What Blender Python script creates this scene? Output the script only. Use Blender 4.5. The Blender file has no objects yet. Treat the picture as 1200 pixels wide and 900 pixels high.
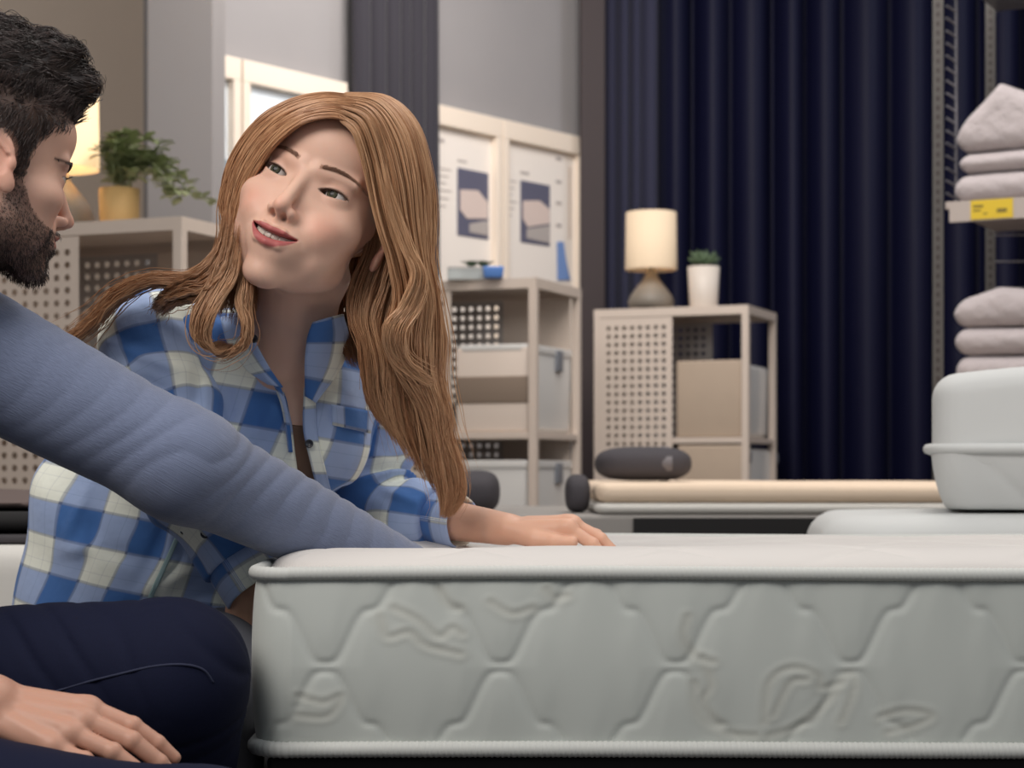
import bpy, bmesh, math, random
import numpy as np
from mathutils import Vector, Matrix

random.seed(7)
RNG = np.random.default_rng(7)
sc = bpy.context.scene
COL = sc.collection

# ------------------------------------------------------------------ camera
CAM_H = 0.60                      # a low camera, a little above the mattress tops
FOC = 2240.0                      # focal length in pixels of the 1200 wide frame
HORIZON = 550.0
cam_data = bpy.data.cameras.new('camera')
cam_data.sensor_width = 36.0
cam_data.lens = FOC / 1200.0 * 36.0
cam_data.shift_y = (HORIZON - 450.0) / 1200.0
cam_data.dof.use_dof = True
cam_data.dof.focus_distance = 2.0
cam_data.dof.aperture_fstop = 9.0
cam = bpy.data.objects.new('camera', cam_data)
COL.objects.link(cam)
cam.location = (0, 0, CAM_H)
cam.rotation_euler = (math.pi / 2, 0, 0)
sc.camera = cam

def P(px, py, Y):
    """world point seen at pixel px,py of the photograph at distance Y"""
    return np.array([(px - 600.0) * Y / FOC, Y, CAM_H + (HORIZON - py) * Y / FOC])

# ------------------------------------------------------------------ light
sc.view_settings.view_transform = 'Standard'
sc.view_settings.look = 'None'
sc.view_settings.gamma = 1.0
sc.view_settings.exposure = 0.0
sc.view_settings.use_curve_mapping = False
world = bpy.data.worlds.new('world')
sc.world = world
world.use_nodes = True
wb = world.node_tree.nodes['Background']
wb.inputs[0].default_value = (0.90, 0.94, 1.0, 1)
wb.inputs[1].default_value = 0.30

def area(name, loc, target, size, power, color, size_y=None):
    l = bpy.data.lights.new(name, 'AREA')
    l.energy = power; l.color = color; l.size = size
    if size_y:
        l.shape = 'RECTANGLE'; l.size_y = size_y
    o = bpy.data.objects.new(name, l); COL.objects.link(o)
    o.location = loc
    d = Vector(target) - Vector(loc)
    o.rotation_euler = d.to_track_quat('-Z', 'Y').to_euler()
    return o
area('ceiling_panel_light', (0.9, 2.3, 3.1), (0.2, 2.3, 0.4), 1.6, 30, (1.0, 0.95, 0.90), 1.6)
area('face_fill_light', (-1.25, 0.4, 2.4), (-0.2, 2.1, 0.8), 1.6, 53, (1.0, 0.93, 0.87), 1.2)  # added lamp for soft frontal fill on the faces
area('ceiling_side_light', (1.6, 0.2, 2.3), (0.0, 2.1, 0.7), 1.4, 9, (0.95, 0.98, 1.0), 1.0)
area('ceiling_back_light', (0.6, 4.2, 3.1), (0.8, 5.6, 0.5), 1.2, 44, (1.0, 0.92, 0.85), 1.2)
area('curtain_graze_light', (3.3, 6.4, 3.0), (1.3, 8.2, 1.2), 0.8, 16, (0.82, 0.88, 1.0), 0.8)  # added lamp, grazes the curtain folds from the right
area('wall_wash_light', (0.1, 5.7, 2.9), (-0.2, 7.4, 1.5), 1.0, 35, (1.0, 0.94, 0.89), 0.5)

# ------------------------------------------------------------------ materials
def lin(c):
    c = [x / 255.0 for x in c[:3]]
    return tuple((x / 12.92 if x <= 0.04045 else ((x + 0.055) / 1.055) ** 2.4) for x in c) + (1.0,)

def mat(name, rgb=(200, 200, 200), rough=0.6, metal=0.0, sss=0.0, spec=0.5, noise=0.0, nscale=20.0,
        bump=0.0, bscale=200.0, bdist=0.001, coat=0.0, sheen=0.0, attr=None, trans=0.0, emit=None, estr=0.0, stretch=None, alpha=1.0):
    m = bpy.data.materials.new(name)
    m.use_nodes = True
    nt = m.node_tree; N = nt.nodes; L = nt.links
    b = N['Principled BSDF']
    col = lin(rgb)
    b.inputs['Base Color'].default_value = col
    b.inputs['Roughness'].default_value = rough
    b.inputs['Metallic'].default_value = metal
    b.inputs['Specular IOR Level'].default_value = spec
    b.inputs['Alpha'].default_value = alpha
    if sss:
        b.inputs['Subsurface Weight'].default_value = sss
        b.inputs['Subsurface Radius'].default_value = (0.010, 0.004, 0.002)
        b.inputs['Subsurface Scale'].default_value = 0.6
    if coat: b.inputs['Coat Weight'].default_value = coat
    if sheen:
        b.inputs['Sheen Weight'].default_value = sheen
    if trans: b.inputs['Transmission Weight'].default_value = trans
    if emit:
        b.inputs['Emission Color'].default_value = lin(emit)
        b.inputs['Emission Strength'].default_value = estr
    src = None
    if attr:
        a = N.new('ShaderNodeVertexColor'); a.layer_name = attr
        src = a.outputs['Color']
    tc = N.new('ShaderNodeTexCoord')
    vec = tc.outputs['Object']
    if stretch:
        mp = N.new('ShaderNodeMapping'); mp.inputs['Scale'].default_value = stretch
        L.new(vec, mp.inputs['Vector']); vec = mp.outputs['Vector']
    if noise:
        n = N.new('ShaderNodeTexNoise'); n.inputs['Scale'].default_value = nscale
        n.inputs['Detail'].default_value = 4
        L.new(vec, n.inputs['Vector'])
        mx = N.new('ShaderNodeMix'); mx.data_type = 'RGBA'; mx.blend_type = 'MULTIPLY'
        mr = N.new('ShaderNodeMapRange'); mr.inputs['To Min'].default_value = 1 - noise; mr.inputs['To Max'].default_value = 1 + noise
        L.new(n.outputs['Fac'], mr.inputs['Value'])
        mx.inputs['Factor'].default_value = 1.0
        if src: L.new(src, mx.inputs[6])
        else: mx.inputs[6].default_value = col
        L.new(mr.outputs['Result'], mx.inputs[7])
        src = mx.outputs[2]
    if src: L.new(src, b.inputs['Base Color'])
    if bump:
        n = N.new('ShaderNodeTexNoise'); n.inputs['Scale'].default_value = bscale
        n.inputs['Detail'].default_value = 3
        L.new(vec, n.inputs['Vector'])
        bp = N.new('ShaderNodeBump'); bp.inputs['Strength'].default_value = bump
        bp.inputs['Distance'].default_value = bdist
        L.new(n.outputs['Fac'], bp.inputs['Height'])
        L.new(bp.outputs['Normal'], b.inputs['Normal'])
    return m

# ------------------------------------------------------------------ objects
def link(o, parent=None):
    COL.objects.link(o)
    if parent is not None: o.parent = parent
    return o

def tag(o, label=None, cat=None, group=None, kind=None):
    if label: o['label'] = label
    if cat: o['category'] = cat
    if group: o['group'] = group
    if kind: o['kind'] = kind
    return o

def empty(name, loc, rz=0.0, label=None, cat=None, group=None):
    o = bpy.data.objects.new(name, None)
    o.empty_display_size = 0.05
    COL.objects.link(o)
    o.location = loc; o.rotation_euler = (0, 0, rz)
    return tag(o, label, cat, group)

def mesh_np(name, V, F, m=None, parent=None, smooth=True, cols=None, attrs=None):
    """mesh object from numpy arrays, F is (n,4) quads or (n,3)"""
    V = np.asarray(V, dtype=np.float32); F = np.asarray(F, dtype=np.int32)
    me = bpy.data.meshes.new(name)
    k = F.shape[1]
    me.vertices.add(len(V)); me.vertices.foreach_set('co', V.ravel())
    me.loops.add(F.size); me.loops.foreach_set('vertex_index', F.ravel())
    me.polygons.add(len(F))
    me.polygons.foreach_set('loop_start', np.arange(0, F.size, k, dtype=np.int32))
    me.polygons.foreach_set('loop_total', np.full(len(F), k, dtype=np.int32))
    me.polygons.foreach_set('use_smooth', np.full(len(F), smooth, dtype=bool))
    me.update(calc_edges=True)
    if cols is not None:
        ca = me.color_attributes.new('col', 'FLOAT_COLOR', 'POINT')
        c = np.ones((len(V), 4), dtype=np.float32); c[:, :3] = cols
        ca.data.foreach_set('color', c.ravel())
    if attrs:
        for nme, arr in attrs.items():
            a = me.attributes.new(nme, 'FLOAT', 'POINT')
            a.data.foreach_set('value', np.asarray(arr, dtype=np.float32))
    if m: me.materials.append(m)
    o = bpy.data.objects.new(name, me)
    return link(o, parent)

class MB:
    """collects simple shapes into one mesh"""
    def __init__(s): s.v = []; s.f = []
    def add(s, vs, fs):
        o = len(s.v); s.v += [tuple(map(float, v)) for v in vs]; s.f += [tuple(i + o for i in f) for f in fs]; return s
    def box(s, x0, x1, y0, y1, z0, z1):
        vs = [(x, y, z) for x in (x0, x1) for y in (y0, y1) for z in (z0, z1)]
        return s.add(vs, [(0, 1, 3, 2), (4, 6, 7, 5), (0, 4, 5, 1), (2, 3, 7, 6), (0, 2, 6, 4), (1, 5, 7, 3)])
    def lathe(s, prof, n=32, c=(0, 0, 0)):
        vs = [(c[0] + r * math.cos(2 * math.pi * i / n), c[1] + r * math.sin(2 * math.pi * i / n), c[2] + z) for r, z in prof for i in range(n)]
        fs = [(a * n + i, a * n + (i + 1) % n, (a + 1) * n + (i + 1) % n, (a + 1) * n + i) for a in range(len(prof) - 1) for i in range(n)]
        return s.add(vs, fs)
    def tube(s, pts, r, n=10, cap=True):
        pts = [Vector(p) for p in pts]; m = len(pts)
        rs = r if isinstance(r, (list, tuple)) else [r] * m
        vs = []; up = None
        for i, p in enumerate(pts):
            d = (pts[min(i + 1, m - 1)] - pts[max(i - 1, 0)]).normalized()
            if up is None: up = d.orthogonal().normalized()
            up = (up - d * up.dot(d)).normalized()
            w = d.cross(up)
            for k in range(n):
                a = 2 * math.pi * k / n
                vs.append(p + (up * math.cos(a) + w * math.sin(a)) * rs[i])
        fs = [(a * n + i, a * n + (i + 1) % n, (a + 1) * n + (i + 1) % n, (a + 1) * n + i) for a in range(m - 1) for i in range(n)]
        if cap: fs += [tuple(range(n))[::-1], tuple((m - 1) * n + i for i in range(n))]
        return s.add(vs, fs)
    def build(s, name, m, parent=None, bevel=0.0, seg=2, smooth=False):
        me = bpy.data.meshes.new(name)
        me.from_pydata(s.v, [], s.f)
        me.materials.append(m)
        bm = bmesh.new(); bm.from_mesh(me)
        bmesh.ops.recalc_face_normals(bm, faces=bm.faces)
        bm.to_mesh(me); bm.free()
        if smooth or bevel:
            for p in me.polygons: p.use_smooth = True
        o = bpy.data.objects.new(name, me)
        if bevel:
            b = o.modifiers.new('bevel', 'BEVEL'); b.width = bevel; b.segments = seg; b.limit_method = 'ANGLE'
            w = o.modifiers.new('wn', 'WEIGHTED_NORMAL')
        return link(o, parent)

def copy_tree(o, parent=None):
    c = o.copy(); COL.objects.link(c)
    if parent is not None: c.parent = parent
    for ch in list(o.children): copy_tree(ch, c)
    return c

# ------------------------------------------------------------------ distance-field modelling
def smin(a, b, k):
    h = np.clip(0.5 + 0.5 * (b - a) / k, 0, 1)
    return b * (1 - h) + a * h - k * h * (1 - h)
def smax(a, b, k): return -smin(-a, -b, k)
def ell(p, c, r):
    q = p - np.asarray(c, dtype=np.float32); r = np.asarray(r, dtype=np.float32)
    k0 = np.sqrt(((q / r) ** 2).sum(1)); k1 = np.sqrt(((q / (r * r)) ** 2).sum(1)) + 1e-9
    return k0 * (k0 - 1.0) / k1
def cap(p, a, b, ra, rb):
    a = np.asarray(a, dtype=np.float32); b = np.asarray(b, dtype=np.float32)
    ab = b - a; t = np.clip(((p - a) @ ab) / float(ab @ ab), 0, 1)
    return np.sqrt(((p - a - t[:, None] * ab) ** 2).sum(1)) - (ra + (rb - ra) * t)
def chain(p, pts, rs, k=0.0):
    d = None
    for i in range(len(pts) - 1):
        e = cap(p, pts[i], pts[i + 1], rs[i], rs[i + 1])
        d = e if d is None else (np.minimum(d, e) if k <= 0 else smin(d, e, k))
    return d
def rotm(axis, ang):
    return np.array(Matrix.Rotation(ang, 3, axis), dtype=np.float32)

_EP = [(0,1),(2,3),(4,5),(6,7),(0,2),(1,3),(4,6),(5,7),(0,4),(1,5),(2,6),(3,7)]
_CO = np.array([(i, j, k) for i in (0, 1) for j in (0, 1) for k in (0, 1)])
def sdf_mesh(f, lo, hi, h, B=8, slack=1.35):
    """surface nets over the blocks near the surface; returns vertices and quads"""
    lo = np.asarray(lo, dtype=np.float64); hi = np.asarray(hi, dtype=np.float64)
    n1 = np.maximum(1, np.ceil((hi - lo) / (h * B * 4)).astype(int))
    g = np.stack(np.meshgrid(*[np.arange(n) for n in n1], indexing='ij'), -1).reshape(-1, 3) * 4
    def keep(blocks, size):
        out = []
        for s in range(0, len(blocks), 200000):
            bl = blocks[s:s + 200000]
            c = (lo + (bl * B + size / 2.0) * h).astype(np.float32)
            out.append(bl[np.abs(f(c)) < 0.87 * size * h * slack])
        return np.concatenate(out)
    g = keep(g, B * 4)
    sub = np.stack(np.meshgrid(*[np.arange(4)] * 3, indexing='ij'), -1).reshape(-1, 3)
    g = (g[:, None, :] + sub[None]).reshape(-1, 3)
    g = keep(g, B)
    S = (n1 * 4 * B + 2).astype(np.int64)
    def gid(ijk): return (ijk[..., 0].astype(np.int64) * S[1] + ijk[..., 1]) * S[2] + ijk[..., 2]
    loc = np.stack(np.meshgrid(*[np.arange(B + 1)] * 3, indexing='ij'), -1).reshape(-1, 3)
    VI = []; VP = []; Q = []
    for s in range(0, len(g), 500):
        bl = g[s:s + 500]; nb = len(bl)
        idx = (bl[:, None, :] * B + loc[None])
        v = f((lo + idx.reshape(-1, 3) * h).astype(np.float32)).reshape(nb, B + 1, B + 1, B + 1)
        v = np.where(v == 0, 1e-7, v); ins = v < 0
        cv = np.stack([v[:, i:i + B, j:j + B, k:k + B] for i, j, k in _CO], -1)
        ci = cv < 0; cnt = ci.sum(-1); act = (cnt > 0) & (cnt < 8)
        w = np.argwhere(act)
        if len(w) == 0: continue
        cell = bl[w[:, 0]] * B + w[:, 1:]
        vals = cv[act]; acc = np.zeros((len(w), 3)); num = np.zeros(len(w))
        for a, b in _EP:
            va = vals[:, a]; vb = vals[:, b]; x = (va < 0) != (vb < 0)
            t = np.where(x, va / np.where(x, va - vb, 1), 0)
            pt = _CO[a] + t[:, None] * (_CO[b] - _CO[a])
            acc += pt * x[:, None]; num += x
        VI.append(gid(cell)); VP.append(lo + (cell + acc / num[:, None]) * h)
        for ax in range(3):
            a0 = ins[:, :B, :B, :B]
            sl = [slice(0, B)] * 3; sl[ax] = slice(1, B + 1)
            a1 = ins[(slice(None),) + tuple(sl)]
            w2 = np.argwhere(a0 != a1)
            if len(w2) == 0: continue
            c = bl[w2[:, 0]] * B + w2[:, 1:]
            u, t = (ax + 1) % 3, (ax + 2) % 3
            du = np.zeros(3, int); du[u] = 1; dt = np.zeros(3, int); dt[t] = 1
            q = np.stack([gid(c - du - dt), gid(c - dt), gid(c), gid(c - du)], -1)
            flip = ~a0[tuple(w2.T)]
            q[flip] = q[flip][:, ::-1]
            Q.append(q)
    VI = np.concatenate(VI); VP = np.concatenate(VP); Q = np.concatenate(Q)
    o = np.argsort(VI); VI = VI[o]; VP = VP[o]
    j = np.searchsorted(VI, Q); j = np.clip(j, 0, len(VI) - 1)
    ok = (VI[j] == Q).all(1)
    return VP.astype(np.float32), j[ok].astype(np.int32)

def crop_faces(V, F, keepfn):
    c = V[F].mean(1)
    F = F[keepfn(c)]
    u, inv = np.unique(F, return_inverse=True)
    return V[u], inv.reshape(F.shape).astype(np.int32)
def join_np(parts):
    Vs = []; Fs = []; o = 0
    for V, F in parts:
        Vs.append(V); Fs.append(F + o); o += len(V)
    return np.concatenate(Vs), np.concatenate(Fs)
def relax(V, F, it=1, lam=0.5):
    for _ in range(it):
        acc = np.zeros_like(V); num = np.zeros(len(V), dtype=np.float32)
        for a in range(F.shape[1]):
            i = F[:, a]; j = F[:, (a + 1) % F.shape[1]]
            for k in range(3):
                acc[:, k] += np.bincount(i, V[j, k], len(V)) + np.bincount(j, V[i, k], len(V))
            num += np.bincount(i, minlength=len(V)) + np.bincount(j, minlength=len(V))
        V = V + lam * (acc / np.maximum(num, 1)[:, None] - V)
    return V
def catmull(pts, n):
    """n samples on a Catmull-Rom curve through pts (k,d)"""
    pts = np.asarray(pts, dtype=np.float64)
    p = np.vstack([2 * pts[0] - pts[1], pts, 2 * pts[-1] - pts[-2]])
    t = np.linspace(0, len(pts) - 1 - 1e-6, n); i = t.astype(int); u = (t - i)[:, None]
    a, b, c, d = p[i], p[i + 1], p[i + 2], p[i + 3]
    return 0.5 * (2 * b + (c - a) * u + (2 * a - 5 * b + 4 * c - d) * u ** 2 + (3 * b - a - 3 * c + d) * u ** 3)
# ================================================================== the setting
M_FLOOR = mat('floor_vinyl', (52, 46, 44), rough=0.45, noise=0.12, nscale=3)
M_WALLB = mat('wall_brown_paint', (222, 204, 186), rough=0.85, noise=0.04, nscale=4)
M_WALLG = mat('wall_plaster', (150, 147, 148), rough=0.85, noise=0.10, nscale=2.2, bump=0.15, bscale=30)
M_PILLAR = mat('pillar_paint', (150, 146, 146), rough=0.85, noise=0.03, nscale=5)
M_DARKTRIM = mat('dark_trim_paint', (54, 44, 46), rough=0.7)
M_CURT = mat('curtain_navy_velvet', (10, 12, 41), rough=0.6, spec=0.22, noise=0.15, nscale=30, stretch=(1, 1, 0.05))
M_CURTG = mat('curtain_charcoal_cloth', (38, 35, 45), rough=0.8, sheen=0.2, noise=0.12, nscale=30, stretch=(1, 1, 0.05))

def struct(o): o['kind'] = 'structure'; return o
struct(MB().box(-4.0, 4.2, -1.0, 9.6, -0.05, 0.0).build('floor', M_FLOOR))
# the display wall runs obliquely, from near left to far right
WA = np.array([(250 - 600) * 6.375 / FOC, 6.375]); WBp = np.array([(681 - 600) * 8.0 / FOC, 8.0])
wd = (WBp - WA) / np.linalg.norm(WBp - WA); wn = np.array([wd[1], -wd[0]])     # normal to the viewer
WANG = math.atan2(wd[1], wd[0])
def wall_local(px):
    """distance along the display wall at which the line of sight through px meets it"""
    k = (px - 600.0) / FOC
    # (WA + s*wd).x = k * (WA + s*wd).y
    return (k * WA[1] - WA[0]) / (wd[0] - k * wd[1])
dw = empty('wall_display', (WA[0], WA[1], 0), WANG); struct(dw)
SL0, SL1 = wall_local(205), wall_local(690)
struct(MB().box(SL0 - 0.02, SL1, 0.03, 0.13, 0.0, 3.2).build('wall_back', M_WALLG, dw))
struct(MB().box(-4.0, -1.3, 7.2, 7.3, 0.0, 3.2).build('wall_left', M_WALLB))
struct(MB().box(-4.1, -4.0, -1.0, 7.3, 0.0, 3.2).build('wall_side_left', M_WALLB))
struct(MB().box(4.2, 4.3, -1.0, 9.6, 0.0, 3.2).build('wall_right', M_WALLB))
struct(MB().box(-1.3, 4.2, 9.5, 9.6, 0.0, 3.2).build('wall_rear', M_WALLB))
# square pillar left of the display wall
pl = P(172, 500, 5.9); pr = P(250, 500, 5.9)
struct(MB().box(pl[0], pr[0], 5.9, 6.15, 0.0, 3.2).build('trim_pillar', M_PILLAR, bevel=0.004))
# dark edge strip beside the navy curtain
e0 = P(680, 500, 7.9); e1 = P(709, 500, 7.9)
struct(MB().box(e0[0], e1[0], 7.9, 8.0, 0.0, 3.2).build('trim_dark_post', M_DARKTRIM, bevel=0.004))

def curtain(name, pts, per, amp, m, z0, z1, label, seed=0):
    rg = random.Random(seed)
    L = np.array(pts, dtype=float); seg = L[1] - L[0]; ln = np.linalg.norm(seg); d = seg / ln; nrm = np.array([d[1], -d[0]])
    s = 0.0; S = []; O = []
    while s < ln:
        w = per * rg.uniform(0.8, 1.2); a = amp * rg.uniform(0.75, 1.15)
        for k in range(12):
            t = k / 12.0
            S.append(s + w * t); O.append(a * (abs(math.sin(math.pi * t)) ** 0.8))
        s += w
    S = np.array(S); O = np.array(O); nz = 14
    V = []; Z = np.linspace(z1, z0, nz)
    for i, z in enumerate(Z):
        f = i / (nz - 1.0)
        off = O * (0.85 + 0.25 * f) + 0.006 * np.sin(S * 9 + f * 3)
        xy = L[0] + S[:, None] * d + off[:, None] * nrm
        V.append(np.column_stack([xy, np.full(len(S), z)]))
    V = np.concatenate(V); n = len(S)
    F = [(i * n + j, i * n + j + 1, (i + 1) * n + j + 1, (i + 1) * n + j) for i in range(nz - 1) for j in range(n - 1)]
    o = mesh_np(name, V, F, m)
    sol = o.modifiers.new('sol', 'SOLIDIFY'); sol.thickness = 0.003
    tag(o, label, 'curtain')
    return o
c0 = P(706, 0, 8.15); c1 = P(1290, 0, 8.15)
M_CURTS = mat('curtain_slate_navy', (42, 43, 66), rough=0.85, sheen=0.05)
cm_ = P(768, 0, 8.15)
curtain('curtain', [(c0[0], 8.10), (cm_[0], 8.10)], 0.062, 0.05, M_CURTS, 0.02, 3.1, 'slate blue finely pleated curtain edge between the dark post and the lamp', 9)
curtain('curtain', [(cm_[0] + 0.005, 8.2), (c1[0], 8.2)], 0.172, 0.15, M_CURT, 0.02, 3.1,
        'long dark navy pleated curtain hanging behind the lamp and shelf rack', 3)
s0, s1 = wall_local(404), wall_local(497)
a0 = WA + wd * s0 + wn * 0.03; a1 = WA + wd * s1 + wn * 0.03
curtain('curtain', [tuple(a0), tuple(a1)], 0.075, 0.045, M_CURTG, 0.02, 3.1,
        "narrow charcoal pleated curtain on the display wall above the woman's head", 5)

# display boards on the oblique wall (local x along the wall, -y towards the viewer)
M_CREAM = mat('board_frame_cream', (236, 222, 206), rough=0.6)
M_PAPER = mat('poster_paper', (238, 230, 222), rough=0.7, noise=0.03, nscale=3)
M_INKG = mat('poster_grey_ink', (176, 168, 164), rough=0.8)
M_INKD = mat('poster_dark_ink', (92, 92, 112), rough=0.8)
M_PINK = mat('poster_pale_bedding', (214, 196, 188), rough=0.8)
M_PBLUE = mat('poster_blue_ink', (116, 146, 200), rough=0.7)
M_SKY = mat('photo_pale_sky', (226, 236, 244), rough=0.5)
M_HILL = mat('photo_grey_blue_hill', (140, 158, 172), rough=0.5)
M_SNOW = mat('photo_light_valley', (206, 204, 208), rough=0.5)
ZT = CAM_H + (HORIZON - 162) * 8.0 / FOC
def wz(px, py):
    """height on the display wall seen at px,py"""
    s = wall_local(px); Y = (WA + wd * s)[1]
    return CAM_H + (HORIZON - py) * Y / FOC
def board(px0, px1, zb, label, kind):
    s0, s1 = wall_local(px0), wall_local(px1)
    t = empty('display_board', (0, 0, 0), 0, label, 'display board', None)
    t.location = (WA[0], WA[1], 0); t.rotation_euler = (0, 0, WANG)
    fr = MB(); w = 0.035
    fr.box(s0, s1, -0.02, 0.028, ZT - 0.075, ZT); fr.box(s0, s1, -0.02, 0.028, zb, zb + 0.05)
    fr.box(s0, s0 + w, -0.02, 0.028, zb + 0.05, ZT - 0.075); fr.box(s1 - w, s1, -0.02, 0.028, zb + 0.05, ZT - 0.075)
    fr.build('frame', M_CREAM, t, bevel=0.003)
    MB().box(s0 + w, s1 - w, 0.012, 0.026, zb + 0.05, ZT - 0.075).build('panel', M_PAPER if kind == 'poster' else M_SKY, t)
    return t, s0, s1
def pbox(t, name, m, x0, y0, x1, y1, d=0.012, skew=None):
    s0, s1 = wall_local(x0), wall_local(x1)
    xm = (x0 + x1) / 2.0
    return MB().box(s0, s1, d - 0.003, d, wz(xm, y1), wz(xm, y0)).build(name, m, t)
def ppoly(t, name, m, pts, d=0.008):
    v = []
    for dd in (d - 0.002, d):
        for x, y in pts: v.append((wall_local(x), dd, wz(x, y)))
    n = len(pts)
    fs = [tuple(range(n)), tuple(range(2 * n - 1, n - 1, -1))] + [(i, (i + 1) % n, n + (i + 1) % n, n + i) for i in range(n)]
    return MB().add(v, fs).build(name, m, t)
t, _, _ = board(238, 278.5, 0.85, 'framed pale landscape picture seen in a sliver beside the grey pillar', 'pic')
ppoly(t, 'printed_hill', M_HILL, [(238, 196), (266, 186), (277, 192), (277, 226), (238, 226)], 0.009)
ppoly(t, 'printed_valley', M_SNOW, [(238, 226), (277, 218), (277, 262), (238, 262)], 0.008)
t, _, _ = board(280.5, 403, 0.85, "bright blank framed board directly above the woman's forehead", 'pic')
t, _, _ = board(497.5, 585, 0.85, 'framed poster with a photo of a bed, left one of the poster pair', 'poster')
pbox(t, 'photo_print', M_INKD, 538.5, 199.5, 574.5, 278)
ppoly(t, 'printed_bed', M_PINK, [(541, 222), (562, 223), (573, 237), (573, 256), (549, 256), (541, 246)])
ppoly(t, 'printed_floor', M_INKG, [(552, 262), (573, 258), (573, 276), (552, 272)])
pbox(t, 'yellow_edge_strip', mat('poster_yellow', (214, 188, 120)), 502, 142, 507.5, 290)
for i, y in enumerate((197, 205, 213, 222, 231, 240)):
    pbox(t, 'text_line', M_INKG, 513, y, 531 - (i % 3) * 3, y + 1.1)
pbox(t, 'text_line', M_INKG, 539, 187.5, 549, 189.5)
pbox(t, 'text_line', M_INKG, 516, 162, 523, 166)
t, _, _ = board(586.5, 681, 0.85, 'framed poster with a bed photo and text column, right one of the poster pair', 'poster')
pbox(t, 'photo_print', M_INKD, 612.5, 214, 646.5, 286)
ppoly(t, 'printed_bed', M_PINK, [(614.5, 235), (634, 235), (645.5, 245), (645.5, 262), (620, 266), (614.5, 256)])
ppoly(t, 'printed_floor', M_INKG, [(619, 268), (645.5, 264), (645.5, 285), (619, 279)])
for i, y in enumerate((211, 219, 227, 235, 243, 251)):
    pbox(t, 'text_line', M_INKG, 592, y, 608 - (i % 3) * 3, y + 1.1)
pbox(t, 'text_line', M_INKG, 612, 201, 622, 203.5)
for y in (184, 211, 236, 262): pbox(t, 'text_line', M_INKG, 654, y, 660, y + 3.5)
pbox(t, 'text_line', M_INKG, 593, 176, 599, 180)
pbox(t, 'narrow_column_text', mat('poster_brown_text', (198, 182, 170)), 669, 195, 671, 280)
ppoly(t, 'blue_shape_print', M_PBLUE, [(654.5, 283), (662, 283), (665, 305), (670, 328), (655, 328)])

# ================================================================== metal shelf units
M_METAL = mat('cabinet_powder_coat', (206, 192, 180), rough=0.45, noise=0.03)
M_METALD = mat('cabinet_grey_panel', (172, 168, 166), rough=0.5)
def perforated(x0, x1, z0, z1, pitch, r, y=0.0, th=0.0015, nseg=10, margin=0.02):
    nx = max(1, int((x1 - x0 - 2 * margin) / pitch)); nz = max(1, int((z1 - z0 - 2 * margin) / pitch))
    ox = (x0 + x1 - nx * pitch) / 2; oz = (z0 + z1 - nz * pitch) / 2
    m = MB()
    for yy in (y, y + th):
        m.box(x0, x1, yy, yy + 0.0002, z0, oz); m.box(x0, x1, yy, yy + 0.0002, oz + nz * pitch, z1)
        m.box(x0, ox, yy, yy + 0.0002, oz, oz + nz * pitch); m.box(ox + nx * pitch, x1, yy, yy + 0.0002, oz, oz + nz * pitch)
    # outer square ring points matched to the circle points
    n = 12
    ang = [2 * math.pi * (i + 0.5) / n for i in range(n)]
    sq = []
    for a in ang:
        c, s = math.cos(a), math.sin(a); k = 0.5 / max(abs(c), abs(s)); sq.append((c * k * pitch, s * k * pitch))
    # use corner-exact ring of 12: snap the points nearest to the corners
    corners = [(0.5, 0.5), (-0.5, 0.5), (-0.5, -0.5), (0.5, -0.5)]
    ang = []; sq = []
    for q in range(4):
        a0 = math.pi / 4 + q * math.pi / 2
        for j in range(3):
            a = a0 + j * math.pi / 6; c, s = math.cos(a), math.sin(a); k = 0.5 / max(abs(c), abs(s))
            ang.append(a); sq.append((c * k * pitch, s * k * pitch))
    n = 12
    for i in range(nx):
        for j in range(nz):
            cx = ox + (i + 0.5) * pitch; cz = oz + (j + 0.5) * pitch
            vs = [(cx + a, y, cz + b) for a, b in sq] + [(cx + r * math.cos(a), y, cz + r * math.sin(a)) for a in ang] + \
                 [(cx + r * math.cos(a), y + th, cz + r * math.sin(a)) for a in ang] + [(cx + a, y + th, cz + b) for a, b in sq]
            fs = []
            for q in range(n):
                w = (q + 1) % n
                fs += [(q, w, n + w, n + q), (n + q, n + w, 2 * n + w, 2 * n + q), (2 * n + q, 2 * n + w, 3 * n + w, 3 * n + q)]
            m.add(vs, fs)
    return m
CW, CD, CH, CDOOR = 0.60, 0.42, CAM_H + 0.603, 0.31
CROT = math.radians(22)
SHELF_Z = CAM_H + 0.118
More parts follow.
